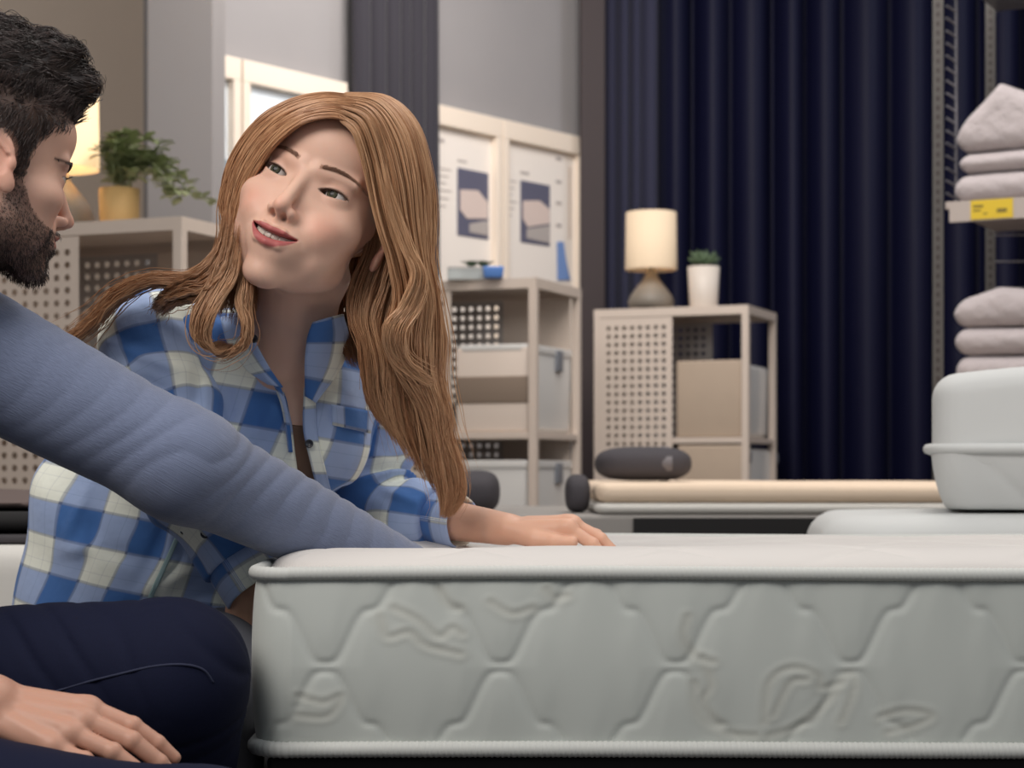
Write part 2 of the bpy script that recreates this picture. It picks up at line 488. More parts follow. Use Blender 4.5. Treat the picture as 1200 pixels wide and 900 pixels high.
def cabinet(corner_px, corner_y, label, perf_w, plain):
    c = P(corner_px, HORIZON, corner_y)
    # local origin is the front right corner; x runs left (negative) to the door side
    t = empty('shelf_cabinet', (c[0], c[1], 0), -CROT, label, 'cabinet', 'perforated metal shelf cabinets')
    p = 0.026
    for (x, y) in ((-p, 0), (-CW, 0), (-p, CD - p), (-CW, CD - p)):
        MB().box(x, x + p, y, y + p, 0.0, CH - 0.03).build('post', M_METAL, t, bevel=0.002)
    tp = MB().box(-CW, 0, 0, CD, CH - 0.008, CH)
    tp.box(-CW, 0, 0, 0.012, CH - 0.032, CH - 0.008).box(-CW, 0, CD - 0.012, CD, CH - 0.032, CH - 0.008)
    tp.box(-0.012, 0, 0.012, CD - 0.012, CH - 0.032, CH - 0.008).box(-CW, -CW + 0.012, 0.012, CD - 0.012, CH - 0.032, CH - 0.008)
    tp.build('top', M_METAL, t)
    for z in (0.08, SHELF_Z - 0.36, SHELF_Z):
        s = MB().box(-CW + 0.004, -0.004, 0.004, CD - 0.004, z - 0.022, z)
        s.build('shelf', M_METAL, t, bevel=0.002)
    d = perforated(-CW + p, -CW + CDOOR, 0.10, CH - 0.035, 0.031, 0.0085, y=-0.002, margin=0.012)
    d.build('door', M_METAL, t)
    b = perforated(-CW + 0.03, -CW + CDOOR + perf_w, 0.10, CH - 0.035, 0.031, 0.0085, y=CD - 0.03, margin=0.006)
    b.build('back_panel', M_METALD, t)
    if plain: MB().box(-CW + CDOOR + perf_w, -0.03, CD - 0.034, CD - 0.028, 0.1, CH - 0.035).build('rear_panel', M_METAL, t)
    MB().box(-CW + 0.002, -CW + 0.004, p, CD - p, 0.1, CH - 0.03).build('side_panel', M_METAL, t)
    return t
cabA = cabinet(213, 4.55, 'perforated metal shelf cabinet at left, behind the man, under the trailing plant', -0.023, True)
cabB = cabinet(628, 6.00, "perforated metal shelf cabinet right of the woman's hair, below the posters", 0.02, True)
cabC = cabinet(877, 7.00, 'perforated metal shelf cabinet standing before the navy curtain, under a lamp', 0.042, False)

M_TAN = mat('box_tan_board', (176, 158, 140), rough=0.6, noise=0.04)
M_BROWNBAND = mat('box_brown_band', (132, 116, 102), rough=0.6)
M_CLEAR = mat('box_translucent_plastic', (228, 227, 224), rough=0.22, spec=0.6, trans=0.12)
M_LIDW = mat('box_white_plastic', (222, 208, 196), rough=0.4)
M_CLIP = mat('box_clip', (120, 124, 132), rough=0.4)
def rbox(w, d, h, r, taper=0.0, n=6, x0=0, y0=0, z0=0):
    """rounded-corner tub with soft upper and lower edges"""
    prof = []
    e = min(r * 0.6, h * 0.2)
    for i in range(5):
        a = math.pi / 2 * i / 4; prof.append((e * (1 - math.sin(a)), e * (1 - math.cos(a))))
    rings = [(ins, z) for ins, z in prof] + [(ins, h - z) for ins, z in reversed(prof)]
    V = []; 
    for ins, z in rings:
        tp = taper * (1 - z / h)
        ww, dd, rr = w / 2 - ins - tp, d / 2 - ins - tp, max(r - ins, 0.002)
        for q, (sx, sy) in enumerate(((1, 1), (-1, 1), (-1, -1), (1, -1))):
            for i in range(n):
                a = math.pi / 2 * (q + i / (n - 1.0))
                V.append((x0 + sx * (ww - rr) + rr * math.cos(a), y0 + sy * (dd - rr) + rr * math.sin(a), z0 + z))
    k = 4 * n
    F = [(a * k + i, a * k + (i + 1) % k, (a + 1) * k + (i + 1) % k, (a + 1) * k + i) for a in range(len(rings) - 1) for i in range(k)]
    F += [tuple(range(k))[::-1], tuple((len(rings) - 1) * k + i for i in range(k))]
    return MB().add(V, F)
def storage_box(cab, x, y, z, w, d, h, kind, label):
    R = Matrix.Rotation(-CROT, 3, 'Z'); q = R @ Vector((x, y, 0)) + cab.location
    t = empty('storage_box', (q[0], q[1], z + 0.001), -CROT, label, 'storage box', 'storage boxes in the metal cabinets')
    if kind == 'tan':
        rbox(w, 0.08, h, 0.012, 0, y0=-d / 2 + 0.04).build('body', M_TAN, t, smooth=True)
        rbox(w - 0.004, d - 0.08, h * 0.97, 0.04, 0.004, y0=0.04).build('clear_end', M_CLEAR, t, smooth=True)
        for s in (-1, 1):
            rbox(0.014, 0.05, 0.04, 0.006, 0, x0=w / 2 + 0.004, y0=d / 2 - 0.05 if s > 0 else -d / 2 + 0.05, z0=h * 0.8).build('clip', M_CLIP, t, smooth=True)
    else:
        rbox(w, d, h * 0.98, 0.03, 0.004).build('body', M_CLEAR, t, smooth=True)
        if kind == 'banded':
            rbox(w + 0.002, 0.06, h * 0.97, 0.012, 0, y0=-d / 2 + 0.026).build('front_panel', M_LIDW, t, smooth=True)
            rbox(w + 0.004, 0.066, h * 0.32, 0.010, 0, y0=-d / 2 + 0.026, z0=h * 0.32).build('band', M_BROWNBAND, t, smooth=True)
        rbox(w + 0.008, d + 0.008, h * 0.10, 0.03, 0, z0=h * 0.90).build('lid', M_CLEAR, t, smooth=True)
        rbox(0.012, 0.06, h * 0.25, 0.006, 0, x0=w / 2 + 0.004, y0=0.02, z0=h * 0.72).build('clip', M_CLIP, t, smooth=True)
    return t
bw = CW - CDOOR - 0.034; bx = -(0.026 + bw / 2 + 0.002)
storage_box(cabC, bx, 0.25, SHELF_Z, bw, 0.46, 0.285, 'tan', 'tall tan storage box on the middle shelf, left of the navy curtain')
storage_box(cabC, bx + 0.012, 0.25, SHELF_Z - 0.36, bw, 0.5, 0.33, 'tan', 'tan storage box below another, just above the peach bed, by the navy curtain')
storage_box(cabB, bx, 0.25, SHELF_Z, bw, 0.46, 0.278, 'banded', "white storage box with a brown band beside the woman's hair")
storage_box(cabB, bx, 0.25, SHELF_Z - 0.36, bw, 0.46, 0.27, 'clear', "pale clear-ended storage box low down, above the woman's hand")
# ================================================================== lamps and plants
M_SHADE = mat('lamp_shade_linen', (250, 226, 186), rough=0.8, emit=(255, 214, 158), estr=0.75, bump=0.2, bscale=400)
M_SHADE2 = mat('lamp_shade_dim_linen', (222, 202, 174), rough=0.8, emit=(255, 205, 160), estr=0.06, bump=0.2, bscale=400)
M_CERAM = mat('lamp_ceramic_grey', (122, 114, 104), rough=0.55, bump=0.3, bscale=120, bdist=0.002)
M_BULB = mat('lamp_bulb', (255, 235, 205), emit=(255, 220, 170), estr=3)
M_BRASS = mat('lamp_socket', (120, 104, 84), rough=0.4, metal=0.6)
def table_lamp(px, Y, label, sm, power):
    c = P(px, 0, Y)
    t = empty('table_lamp', (c[0], Y, CH), 0, label, 'lamp', 'grey ceramic table lamps with pale drum shades')
    MB().lathe([(0.0, 0.002), (0.075, 0.002), (0.084, 0.012), (0.087, 0.03), (0.080, 0.05), (0.055, 0.085), (0.030, 0.115), (0.017, 0.145), (0.014, 0.155), (0, 0.155)], 40).build('base', M_CERAM, t, smooth=True)
    MB().lathe([(0.0, 0.15), (0.009, 0.15), (0.009, 0.175), (0.014, 0.178), (0.014, 0.2), (0, 0.2)], 20).build('socket', M_BRASS, t, smooth=True)
    MB().lathe([(0.0, 0.198), (0.012, 0.2), (0.024, 0.225), (0.026, 0.245), (0.018, 0.262), (0, 0.27)], 20).build('bulb', M_BULB, t, smooth=True)
    sh = MB().lathe([(0.098, 0.150), (0.095, 0.366), (0.0925, 0.366), (0.0955, 0.150), (0.098, 0.150)], 48).build('lamp_shade', sm, t, smooth=True)
    l = bpy.data.lights.new('bulb_light', 'POINT'); l.energy = power; l.color = (1.0, 0.78, 0.52); l.shadow_soft_size = 0.03
    lo_ = bpy.data.objects.new('bulb_light', l); COL.objects.link(lo_); lo_.parent = t; lo_.location = (0, 0, 0.30)
    return t
table_lamp(763, 7.22, 'grey ceramic table lamp with pale drum shade before the navy curtain', M_SHADE2, 0.9)
table_lamp(70, 4.80, "glowing table lamp at upper left, half hidden behind the man's face", M_SHADE, 2.6)

M_POTW = mat('pot_white_ceramic', (206, 196, 186), rough=0.5)
M_POTY = mat('pot_straw_yellow', (196, 160, 104), rough=0.7, noise=0.1, nscale=60, stretch=(1, 1, 6))
M_SOIL = mat('potting_soil', (52, 40, 32), rough=0.95)
M_LEAF = mat('leaf_dark_green', (150, 160, 118), rough=0.5, noise=0.35, nscale=18)
M_LEAF2 = mat('succulent_green', (92, 112, 84), rough=0.6, noise=0.3, nscale=30)
def pot(parent, r0, r1, h, m):
    MB().lathe([(0.0, 0.0), (r0, 0.0), (r0 + 0.002, 0.004), (r1, h), (r1 - 0.005, h), (r1 - 0.008, h - 0.012), (0, h - 0.012)], 36).build('pot', m, parent, smooth=True)
    MB().lathe([(0.0, h - 0.010), (r1 - 0.007, h - 0.011)], 24).build('soil', M_SOIL, parent)
def leaf(mb, base, d, ln, wd_, up=(0, 0, 1), curl=0.25):
    base = Vector(base); d = Vector(d).normalized(); u = Vector(up); s = d.cross(u)
    if s.length < 1e-3: s = d.orthogonal()
    s.normalize(); n = s.cross(d).normalized()
    vs = []; prof = [0.12, 0.75, 1.0, 0.8, 0.05]
    for i, w in enumerate(prof):
        t_ = i / 4.0; c = base + d * ln * t_ - n * curl * ln * t_ * t_
        vs += [c - s * w * wd_ / 2 + n * 0.12 * wd_, c, c + s * w * wd_ / 2 + n * 0.12 * wd_]
    fs = []
    for i in range(4):
        a = i * 3; fs += [(a, a + 1, a + 4, a + 3), (a + 1, a + 2, a + 5, a + 4)]
    mb.add(vs, fs)
# succulent in a tall white pot
c = P(824.5, 0, 7.16)
t = empty('potted_succulent', (c[0], 7.16, CH), 0, 'small green succulent in a tall white pot beside the far lamp', 'potted plant')
pot(t, 0.050, 0.060, 0.155, M_POTW)
mb = MB(); rg = random.Random(4)
for i in range(70):
    a = i * 2.399; el = 0.15 + 1.35 * (1 - i / 70.0) ** 0.8
    d = (math.cos(a) * math.sin(el + .1), math.sin(a) * math.sin(el + .1), math.cos(el))
    leaf(mb, (d[0] * 0.018, d[1] * 0.018, 0.150 + rg.uniform(0, 0.02)), d, 0.05 + rg.uniform(-0.01, 0.008), 0.020, curl=-0.2)
o = mb.build('leaves', M_LEAF2, t, smooth=True); o.modifiers.new('s', 'SOLIDIFY').thickness = 0.003
# trailing plant in a straw-coloured pot
c = P(140, 0, 4.74); PX, PY_ = c[0], 4.74
t = empty('potted_plant', (PX, PY_, CH), 0, 'leafy trailing green plant in a straw-coloured pot on the left cabinet', 'potted plant')
pot(t, 0.046, 0.050, 0.092, M_POTY)
stem = MB(); lv = MB(); rg = random.Random(11)
trails = []
for k in range(26):
    px_end = rg.uniform(118, 252); f = (px_end - 140) / 110.0
    top = rg.uniform(162, 205) if px_end < 205 else rg.uniform(198, 236)
    endy = top + 8 if px_end < 200 else rg.uniform(226, 250)
    e = P(px_end, endy, 4.74 + rg.uniform(-0.09, 0.05)); m_ = P(140 + (px_end - 140) * 0.45, min(top, 190) - 2, 4.74 + rg.uniform(-0.06, 0.04))
    trails.append([(0.0 + rg.uniform(-.02, .02), rg.uniform(-.02, .02), 0.085), tuple(m_ - np.array([PX, PY_, CH])), tuple(e - np.array([PX, PY_, CH]))])
for tr in trails:
    for q in tr[1:]: pass
    pts = catmull([(p_[0], p_[1], max(p_[2], 0.012)) for p_ in tr], 14)
    pts[:, 2] = np.maximum(pts[:, 2], 0.008)
    stem.tube([tuple(q) for q in pts], 0.0012, 5)
    for i in range(2, 14):
        for s in range(2):
            a = rg.uniform(0, 6.28)
            leaf(lv, pts[i], (math.cos(a), math.sin(a) * 0.7, rg.uniform(-0.1, 0.8)), rg.uniform(0.024, 0.042), rg.uniform(0.017, 0.028))
stem.build('stems', M_LEAF, t); lv.build('leaves', M_LEAF, t, smooth=True)

# glass tray with seedlings and a blue dish on the middle cabinet
M_GLASS = mat('tray_glass', (220, 225, 225), rough=0.1, trans=0.6)
M_BLUED = mat('blue_dish_plastic', (84, 128, 196), rough=0.35)
c = P(556, 0, 6.10)
t = empty('planter_tray', (c[0], 6.10, CH), 0, 'small clear tray with green seedlings on the cabinet below the posters', 'planter')
trb = MB().box(-0.085, 0.075, -0.035, 0.035, 0, 0.004).box(-0.085, 0.075, -0.035, -0.032, 0.004, 0.038).box(-0.085, 0.075, 0.032, 0.035, 0.004, 0.038)
trb.box(-0.085, -0.082, -0.032, 0.032, 0.004, 0.038).box(0.072, 0.075, -0.032, 0.032, 0.004, 0.038)
trb.build('tray', M_GLASS, t)
MB().box(-0.085, 0.075, -0.038, -0.035, 0.036, 0.040).build('rim', M_METALD, t)
mb = MB()
for cx in (-0.010, 0.030):
    for i in range(16):
        a = i * 2.4; leaf(mb, (cx, 0, 0.035), (math.cos(a), math.sin(a), 1.2), 0.042, 0.012)
mb.build('seedlings', M_LEAF2, t, smooth=True)
c = P(578, 0, 6.02)
t = rbox(0.068, 0.05, 0.036, 0.008, 0.004).build('dish', M_BLUED, smooth=True); t.location = (c[0], 6.03, CH)
t.location = (c[0] + 0.0, 6.035, CH + 0.0005); tag(t, 'small blue plastic dish beside the seedling tray on the middle cabinet', 'dish')

# ================================================================== rack with folded duvets
M_RACK = mat('rack_steel', (84, 82, 80), rough=0.5, metal=0.3)
M_WIRE = mat('rack_wire', (150, 150, 155), rough=0.4, metal=0.6)
M_STRIP = mat('price_rail', (176, 166, 160), rough=0.5)
M_YEL = mat('price_tag_yellow', (214, 184, 40), rough=0.5)
M_TAGINK = mat('price_tag_ink', (120, 104, 40), rough=0.6)
RY = 5.0
c = P(1093, 0, RY); X0 = c[0]; X1 = X0 + 0.95; RD = 0.55
RROT = math.radians(-28)
t = empty('display_rack', (X0, RY, 0), RROT, 'dark metal shelf rack at right holding folded white duvets', 'shelf rack')
zs1 = CAM_H + (HORIZON - 237) * RY / FOC; zs2 = CAM_H + (HORIZON - 440) * RY / FOC
zs2 -= 0.03
def post(x, y):
    m = MB().box(x, x + 0.028, y, y + 0.003, 0.0, 2.3).box(x, x + 0.003, y + 0.003, y + 0.028, 0.0, 2.3)
    m.build('post', M_RACK, t)
    s = MB()
    for i in range(92):
        z = 0.05 + i * 0.0244; s.box(x + 0.010, x + 0.018, y - 0.0006, y - 0.0001, z, z + 0.012)
    s.build('slots', M_DARKTRIM, t)
post(0.0, 0.0); post(0.0, RD); post(X1 - X0, 0.0); post(X1 - X0, RD)
m = MB().box(0.003, 0.004, 0.02, RD, 1.6, 1.6)
for zz in (zs1, zs2, 1.93, 0.25):
    MB().box(0.03, X1 - X0, 0.01, RD, zz - 0.02, zz).build('shelf', M_STRIP if zz != 1.93 else M_WIRE, t, bevel=0.002)
z0_, z1_ = CAM_H + (HORIZON - 262) * RY / FOC, CAM_H + (HORIZON - 238) * RY / FOC
MB().box(0.045, X1 - X0, -0.004, 0.008, z0_, z1_).build('price_rail', M_STRIP, t)
yt = MB(); a = 0.101; b = 0.210
pt = MB().box(a, b, -0.006, -0.0045, z0_ + 0.003, z1_ - 0.001).build('price_tag', M_YEL, t)
for (u0, u1, v0, v1) in ((0.06, 0.30, 0.62, 0.74), (0.06, 0.24, 0.42, 0.50), (0.62, 0.86, 0.30, 0.50), (0.30, 0.40, 0.25, 0.32)):
    MB().box(a + (b - a) * u0, a + (b - a) * u1, -0.0068, -0.0062, z0_ + 0.003 + (z1_ - z0_ - 0.004) * v0, z0_ + 0.003 + (z1_ - z0_ - 0.004) * v1).build('tag_print', M_TAGINK, pt)
w = MB()
for k in range(3):
    zz = CAM_H + (HORIZON - (272 + 32 * k)) * 5.3 / FOC
    w.tube([(0.03, RD - 0.004, zz + 0.012), (X1 - X0, RD - 0.004, zz - 0.03)], 0.0022, 6)
w.tube([(0.035, 0.10, zs1 + 0.0), (0.035, 0.10, 1.9)], 0.0035, 6)
for i in range(20): w.tube([(0.035, 0.10, zs1 + 0.02 + i * 0.033), (0.02, 0.06, zs1 + 0.03 + i * 0.033)], 0.003, 5)
w.build('wire_grid', M_WIRE, t)

M_DUVET = mat('duvet_white_cotton', (184, 176, 178), rough=0.9, bump=0.7, bscale=34, bdist=0.012, sheen=0.2)
def duvet(xc, yc, z, w, d, h, peak, label, seed):
    """one folded duvet: soft rounded slab, sagging, optionally with a raised ridge"""
    rg = np.random.default_rng(seed); ph = rg.uniform(0, 6, 8)
    def f(p):
        q = p.copy()
        u = q[:, 0] / w
        hh = h / 2 * (0.95 + 0.03 * np.sin(q[:, 0] * 14 + ph[0]) + 0.02 * np.sin(q[:, 1] * 11 + ph[1]))
        bump = peak * np.clip(1 - np.abs(u + 0.26) / (0.24 + 0.30 * (u > -0.26)), 0, 1) ** 1.15 * (q[:, 2] > -1)
        zz = q[:, 2]
        top = zz - (hh * 2 + bump); bot = -zz
        r = 0.040
        dx = np.abs(q[:, 0]) - (w / 2 - 0.004 * np.sin(q[:, 1] * 20 + ph[2])); dy = np.abs(q[:, 1]) - d / 2
        m_ = np.stack([dx + r, dy + r, np.maximum(top, bot) + r * 0.97], 1)
        return np.sqrt((np.maximum(m_, 0) ** 2).sum(1)) + np.minimum(m_.max(1), 0) - r
    V, F = sdf_mesh(f, (-w / 2 - 0.05, -d / 2 - 0.05, -0.03), (w / 2 + 0.05, d / 2 + 0.05, h + peak + 0.06), 0.008)
    o = mesh_np('folded_duvet', V, F, M_DUVET); q = Matrix.Rotation(RROT, 3, 'Z') @ Vector((xc, yc, 0)); o.location = (X0 + q.x, RY + q.y, z); o.rotation_euler = (0, 0, RROT)
    return tag(o, label, 'duvet', 'folded white duvets on the rack')
dx_c = 0.035 + 0.26
zz = zs1 + 0.001
S5 = (RY) / FOC
duvet(dx_c, 0.22, zz, 0.50, 0.40, 33 * S5, 0, 'folded white duvet lowest on the upper rack shelf, right above the yellow tag', 1)
duvet(dx_c + .003, 0.22, zz + 34 * S5, 0.50, 0.40, 24 * S5, 0, 'folded white duvet in the middle of the upper rack stack', 2)
duvet(dx_c, 0.22, zz + 59 * S5, 0.50, 0.40, 30 * S5, 50 * S5, 'peaked folded white duvet on top of the upper rack stack', 3)
zz = zs2 + 0.001
duvet(dx_c, 0.22, zz, 0.50, 0.40, 36 * S5, 0, 'folded white duvet lowest on the lower rack shelf', 4)
duvet(dx_c, 0.22, zz + 37 * S5, 0.50, 0.40, 32 * S5, 0, 'folded white duvet in the middle of the lower rack stack', 5)
duvet(dx_c, 0.22, zz + 70 * S5, 0.50, 0.40, 32 * S5, 14 * S5, 'folded white duvet on top of the lower rack stack', 6)

# ================================================================== far bed, pads and cushions
M_PEACH = mat('foam_mattress_peach', (238, 216, 192), rough=0.85, noise=0.04)
M_BASEG = mat('bed_base_grey_cloth', (150, 146, 142), rough=0.85)
M_BLACK = mat('black_cloth', (24, 23, 24), rough=0.8)
M_DKG = mat('cushion_charcoal', (66, 63, 68), rough=0.85, bump=0.2, bscale=100)
M_WHITE = mat('mattress_white_cloth', (214, 212, 206), rough=0.85, bump=0.15, bscale=150)
FY = 4.0
S4 = FY / FOC
t = empty('far_bed', (0.6, FY, 0), 0, 'low grey upholstered bed with a black panel, carrying the peach mattress', 'bed')
xa, xb = P(520, 0, FY)[0] - 0.6, P(1185, 0, FY)[0] - 0.6
zt = CAM_H - (603 - HORIZON) * S4
MB().box(xa, xb, 0.0, 0.95, 0.12, zt).build('base', M_BASEG, t, bevel=0.01)
MB().box(P(742, 0, FY)[0] - 0.6, xb - 0.02, -0.006, 0.0, 0.14, zt - 4 * S4).build('black_panel', M_BLACK, t)
for lx in (xa + 0.08, xb - 0.14):
    for ly in (0.06, 0.83): MB().box(lx, lx + 0.06, ly, ly + 0.06, 0, 0.12).build('leg', M_BLACK, t)
def slab(name, x0, x1, y0, y1, z0, z1, r, m, crown=0.0, wave=0.0, res=0.012, plan=0.03):
    """rounded slab made as a distance field"""
    cx, cy = (x0 + x1) / 2, (y0 + y1) / 2; hx, hy = (x1 - x0) / 2, (y1 - y0) / 2
    def f(p):
        x = p[:, 0] - cx; y = p[:, 1] - cy
        t_ = z1 - crown * ((x / hx) ** 2 + (y / hy) ** 2) / 2 + wave * np.sin(x * 7) * np.cos(y * 5)
        qx = np.abs(x) - hx + plan; qy = np.abs(y) - hy + plan
        dpl = np.sqrt(np.maximum(qx, 0) ** 2 + np.maximum(qy, 0) ** 2) + np.minimum(np.maximum(qx, qy), 0) - plan
        a = dpl + r; b = np.maximum(p[:, 2] - t_, z0 - p[:, 2]) + r
        return np.sqrt(np.maximum(a, 0) ** 2 + np.maximum(b, 0) ** 2) + np.minimum(np.maximum(a, b), 0) - r
    V, F = sdf_mesh(f, (x0 - 0.04, y0 - 0.04, z0 - 0.04), (x1 + 0.04, y1 + 0.04, z1 + 0.05), res)
    return mesh_np(name, V, F, m)
xl = P(697, 0, FY)[0]
o = slab('mattress_topper', xl, 0.6 + xb - 0.01, FY + 0.0, FY + 0.93, zt + 0.001, zt + 0.024, 0.010, M_WHITE, res=0.008)
tag(o, 'thin white pad under the peach mattress on the far bed', 'mattress pad')
o = slab('foam_mattress', xl + 0.005, 0.6 + xb - 0.01, FY + 0.004, FY + 0.92, zt + 0.0255, CAM_H - 16 * S4, 0.015, M_PEACH, res=0.008, wave=0.002)
tag(o, 'peach coloured mattress on the far bed in front of the navy curtain', 'mattress')
def cushion(px0, px1, py0, py1, Y, dep, label, m, name='cushion', base=None, rot=0.0):
    a = P(px0, py1, Y); b = P(px1, py0, Y); w = b[0] - a[0]; h = b[2] - a[2]
    def f(p):
        q = np.abs(p / np.array([w / 2, dep / 2, h / 2], dtype=np.float32))
        return ((q[:, 0] ** 3.2 + q[:, 1] ** 2.6 + q[:, 2] ** 2.6) ** (1 / 2.8) - 1) * h / 2 * 0.9
    V, F = sdf_mesh(f, (-w / 2 - .02, -dep / 2 - .02, -h / 2 - .02), (w / 2 + .02, dep / 2 + .02, h / 2 + .02), 0.006)
    o = mesh_np(name, V, F, m); o.location = ((a[0] + b[0]) / 2, Y, (a[2] + b[2]) / 2 + (0 if base is None else base)); o.rotation_euler = (0, rot, 0)
    return tag(o, label, 'cushion', 'dark round cushions behind the mattress')
tY = FY + 0.55
cz = CAM_H - 16 * S4
o = cushion(697, 810, 530, 570, tY, 0.20, 'long charcoal bolster lying on the peach mattress before the perforated door', M_DKG, 'bolster')
o.location.z = cz + 0.036 + 0.006
bnd = MB().lathe([(0.0405, -0.012), (0.0415, 0.0), (0.0405, 0.012)], 32).build('band', mat('bolster_grey_band', (104, 100, 104)), o, smooth=True)
bnd.rotation_euler = (0, math.pi / 2, 0); bnd.location = (0.05, 0, 0); bnd.scale = (1.0, 2.45, 1.0)
cY = FY + 0.18
o = cushion(676, 706, 560, 605, cY, 0.12, 'small dark round cushion at the left end of the peach mattress', M_DKG)
o.location.z = zt + 0.042
o.location.x = xl - 0.03
o = cushion(530, 586, 556, 606, cY, 0.22, "dark round cushion peeping out beside the woman's hair tips", M_DKG)
o.location.z = zt + 0.046

# pale mattress sample block on a low grey mattress, right edge
M_GREYM = mat('mattress_cool_grey', (200, 202, 201), rough=0.85, bump=0.12, bscale=120)
BY = 2.95; SB = BY / FOC
ztop = CAM_H - (600 - HORIZON) * SB
xl2 = P(962, 0, BY + 0.03)[0]
o = slab('mattress', xl2, 1.45, BY + 0.03, BY + 0.60, ztop - 0.16, ztop, 0.055, M_GREYM, res=0.010, plan=0.12, crown=0.012)
tag(o, 'low cool grey mattress behind the hero mattress, under the stacked white block', 'mattress')
GA = -0.10; piv = Vector((xl2, BY + 0.03, 0)); RG = Matrix.Rotation(GA, 3, 'Z')
o.rotation_euler = (0, 0, GA); o.location = piv - RG @ piv
q = piv + RG @ Vector((0.5, 0.30, 0))
t = empty('bed_base', (q.x, q.y, 0), GA, 'dark bed base under the low grey mattress', 'bed')
MB().box(-0.44, 0.6, -0.26, 0.26, 0.10, ztop - 0.161).build('platform', M_BLACK, t)
for lx in (-0.38, 0.5):
    for ly in (-0.22, 0.18): MB().box(lx, lx + 0.05, ly, ly + 0.05, 0, 0.10).build('leg', M_BLACK, t)
zA, zM, zB = CAM_H + (HORIZON - 422) * SB, CAM_H + (HORIZON - 522) * SB, ztop
xk = P(1096, 0, BY)[0]
t = empty('mattress_sample', (xk + 0.255, BY + 0.24, zB), 0, 'thick pale mattress sample with piped middle seam, stacked at right', 'mattress sample')
def block_half(z0, z1, inset_low, r, name):
    hx = 0.32; hy = 0.22
    def f(p):
        fr = np.clip((z1 - p[:, 2]) / (z1 - z0), 0, 1)
        ins = inset_low * fr ** 2
        qx = np.abs(p[:, 0] - hx + 0.0) - (hx - ins) + 0.05; qy = np.abs(p[:, 1]) - (hy - ins) + 0.05
        dpl = np.sqrt(np.maximum(qx, 0) ** 2 + np.maximum(qy, 0) ** 2) + np.minimum(np.maximum(qx, qy), 0) - 0.05
        u = (p[:, 0] * 9 + p[:, 2] * 9); v = (p[:, 0] * 9 - p[:, 2] * 9)
        grv = 0.004 * (np.exp(-(np.abs(np.sin(u)) / 0.12) ** 2) + np.exp(-(np.abs(np.sin(v)) / 0.12) ** 2)) if inset_low else 0.0015 * np.sin(u * 1.3) 
        a = dpl + r + grv; b = np.maximum(p[:, 2] - z1 + (0.02 * ((p[:, 0] - hx) / hx) ** 2 if not inset_low else 0), z0 - p[:, 2]) + r
        return np.sqrt(np.maximum(a, 0) ** 2 + np.maximum(b, 0) ** 2) + np.minimum(np.maximum(a, b), 0) - r
    V, F = sdf_mesh(f, (-0.06, -0.28, z0 - 0.04), (0.70, 0.28, z1 + 0.04), 0.006)
    V[:, 0] -= 0.2; V[:, 2] -= zB
    return mesh_np(name, V, F, M_GREYM, t)
t.rotation_euler.z = -0.24
block_half(zM - 0.05, zA, 0.0, 0.036, 'upper_half')
block_half(zB + 0.002, zM, 0.022, 0.006, 'lower_half')
pts = []
for i in range(97):
    a = 2 * math.pi * i / 96; c, s = math.cos(a), math.sin(a)
    n_ = 8; rr = (abs(c) ** n_ + abs(s) ** n_) ** (-1.0 / n_)
    pts.append((0.12 + 0.326 * c * rr, 0.226 * s * rr, zM - 0.004 - zB))
MB().tube(pts, 0.0085, 10, cap=False).build('piping', M_GREYM, t, smooth=True)

# white mattress with dark bedding behind the woman, lower left
LY = 2.75; SLf = LY / FOC
zL = CAM_H - (640 - HORIZON) * SLf
xr = P(372, 0, LY)[0]
o = slab('mattress', -2.1, xr, LY, LY + 0.95, zL - 0.19, zL, 0.03, M_WHITE, res=0.012, plan=0.05)
tag(o, 'plain white mattress behind the woman at lower left', 'mattress')
t = empty('bed_base', (-1.2, LY + 0.5, 0), 0, 'dark bed base under the plain white mattress at left', 'bed')
MB().box(-0.88, xr + 1.15, -0.45, 0.42, 0.08, zL - 0.191).build('platform', M_BLACK, t)
for lx in (-0.8, xr + 1.05):
    for ly in (-0.4, 0.34): MB().box(lx, lx + 0.05, ly, ly + 0.05, 0, 0.08).build('leg', M_BLACK, t)
M_THROW = mat('throw_dark_grey', (60, 57, 60), rough=0.9)
M_THROWB = mat('blanket_brown_grey', (104, 90, 86), rough=0.9, bump=0.2, bscale=60)
xt = P(120, 0, 2.9)[0]
o = slab('throw', -1.9, xt + 0.25, LY + 0.05, LY + 0.85, zL + 0.001, zL + 11 * SLf, 0.006, M_THROW, res=0.006, wave=0.002)
tag(o, 'dark grey throw lying on the white mattress at left', 'throw')
o = slab('blanket', -1.9, xt + 0.2, LY + 0.10, LY + 0.85, zL + 15 * SLf, zL + 38 * SLf, 0.012, M_BLACK, res=0.008)
tag(o, 'folded black blanket on the dark throw behind the woman', 'blanket')
o = slab('blanket', -1.9, xt + 0.2, LY + 0.14, LY + 0.8, zL + 42 * SLf, zL + 60 * SLf, 0.014, M_THROWB, res=0.008, crown=0.02, wave=0.006)
tag(o, 'folded brown-grey blanket topmost behind the woman at left', 'blanket')
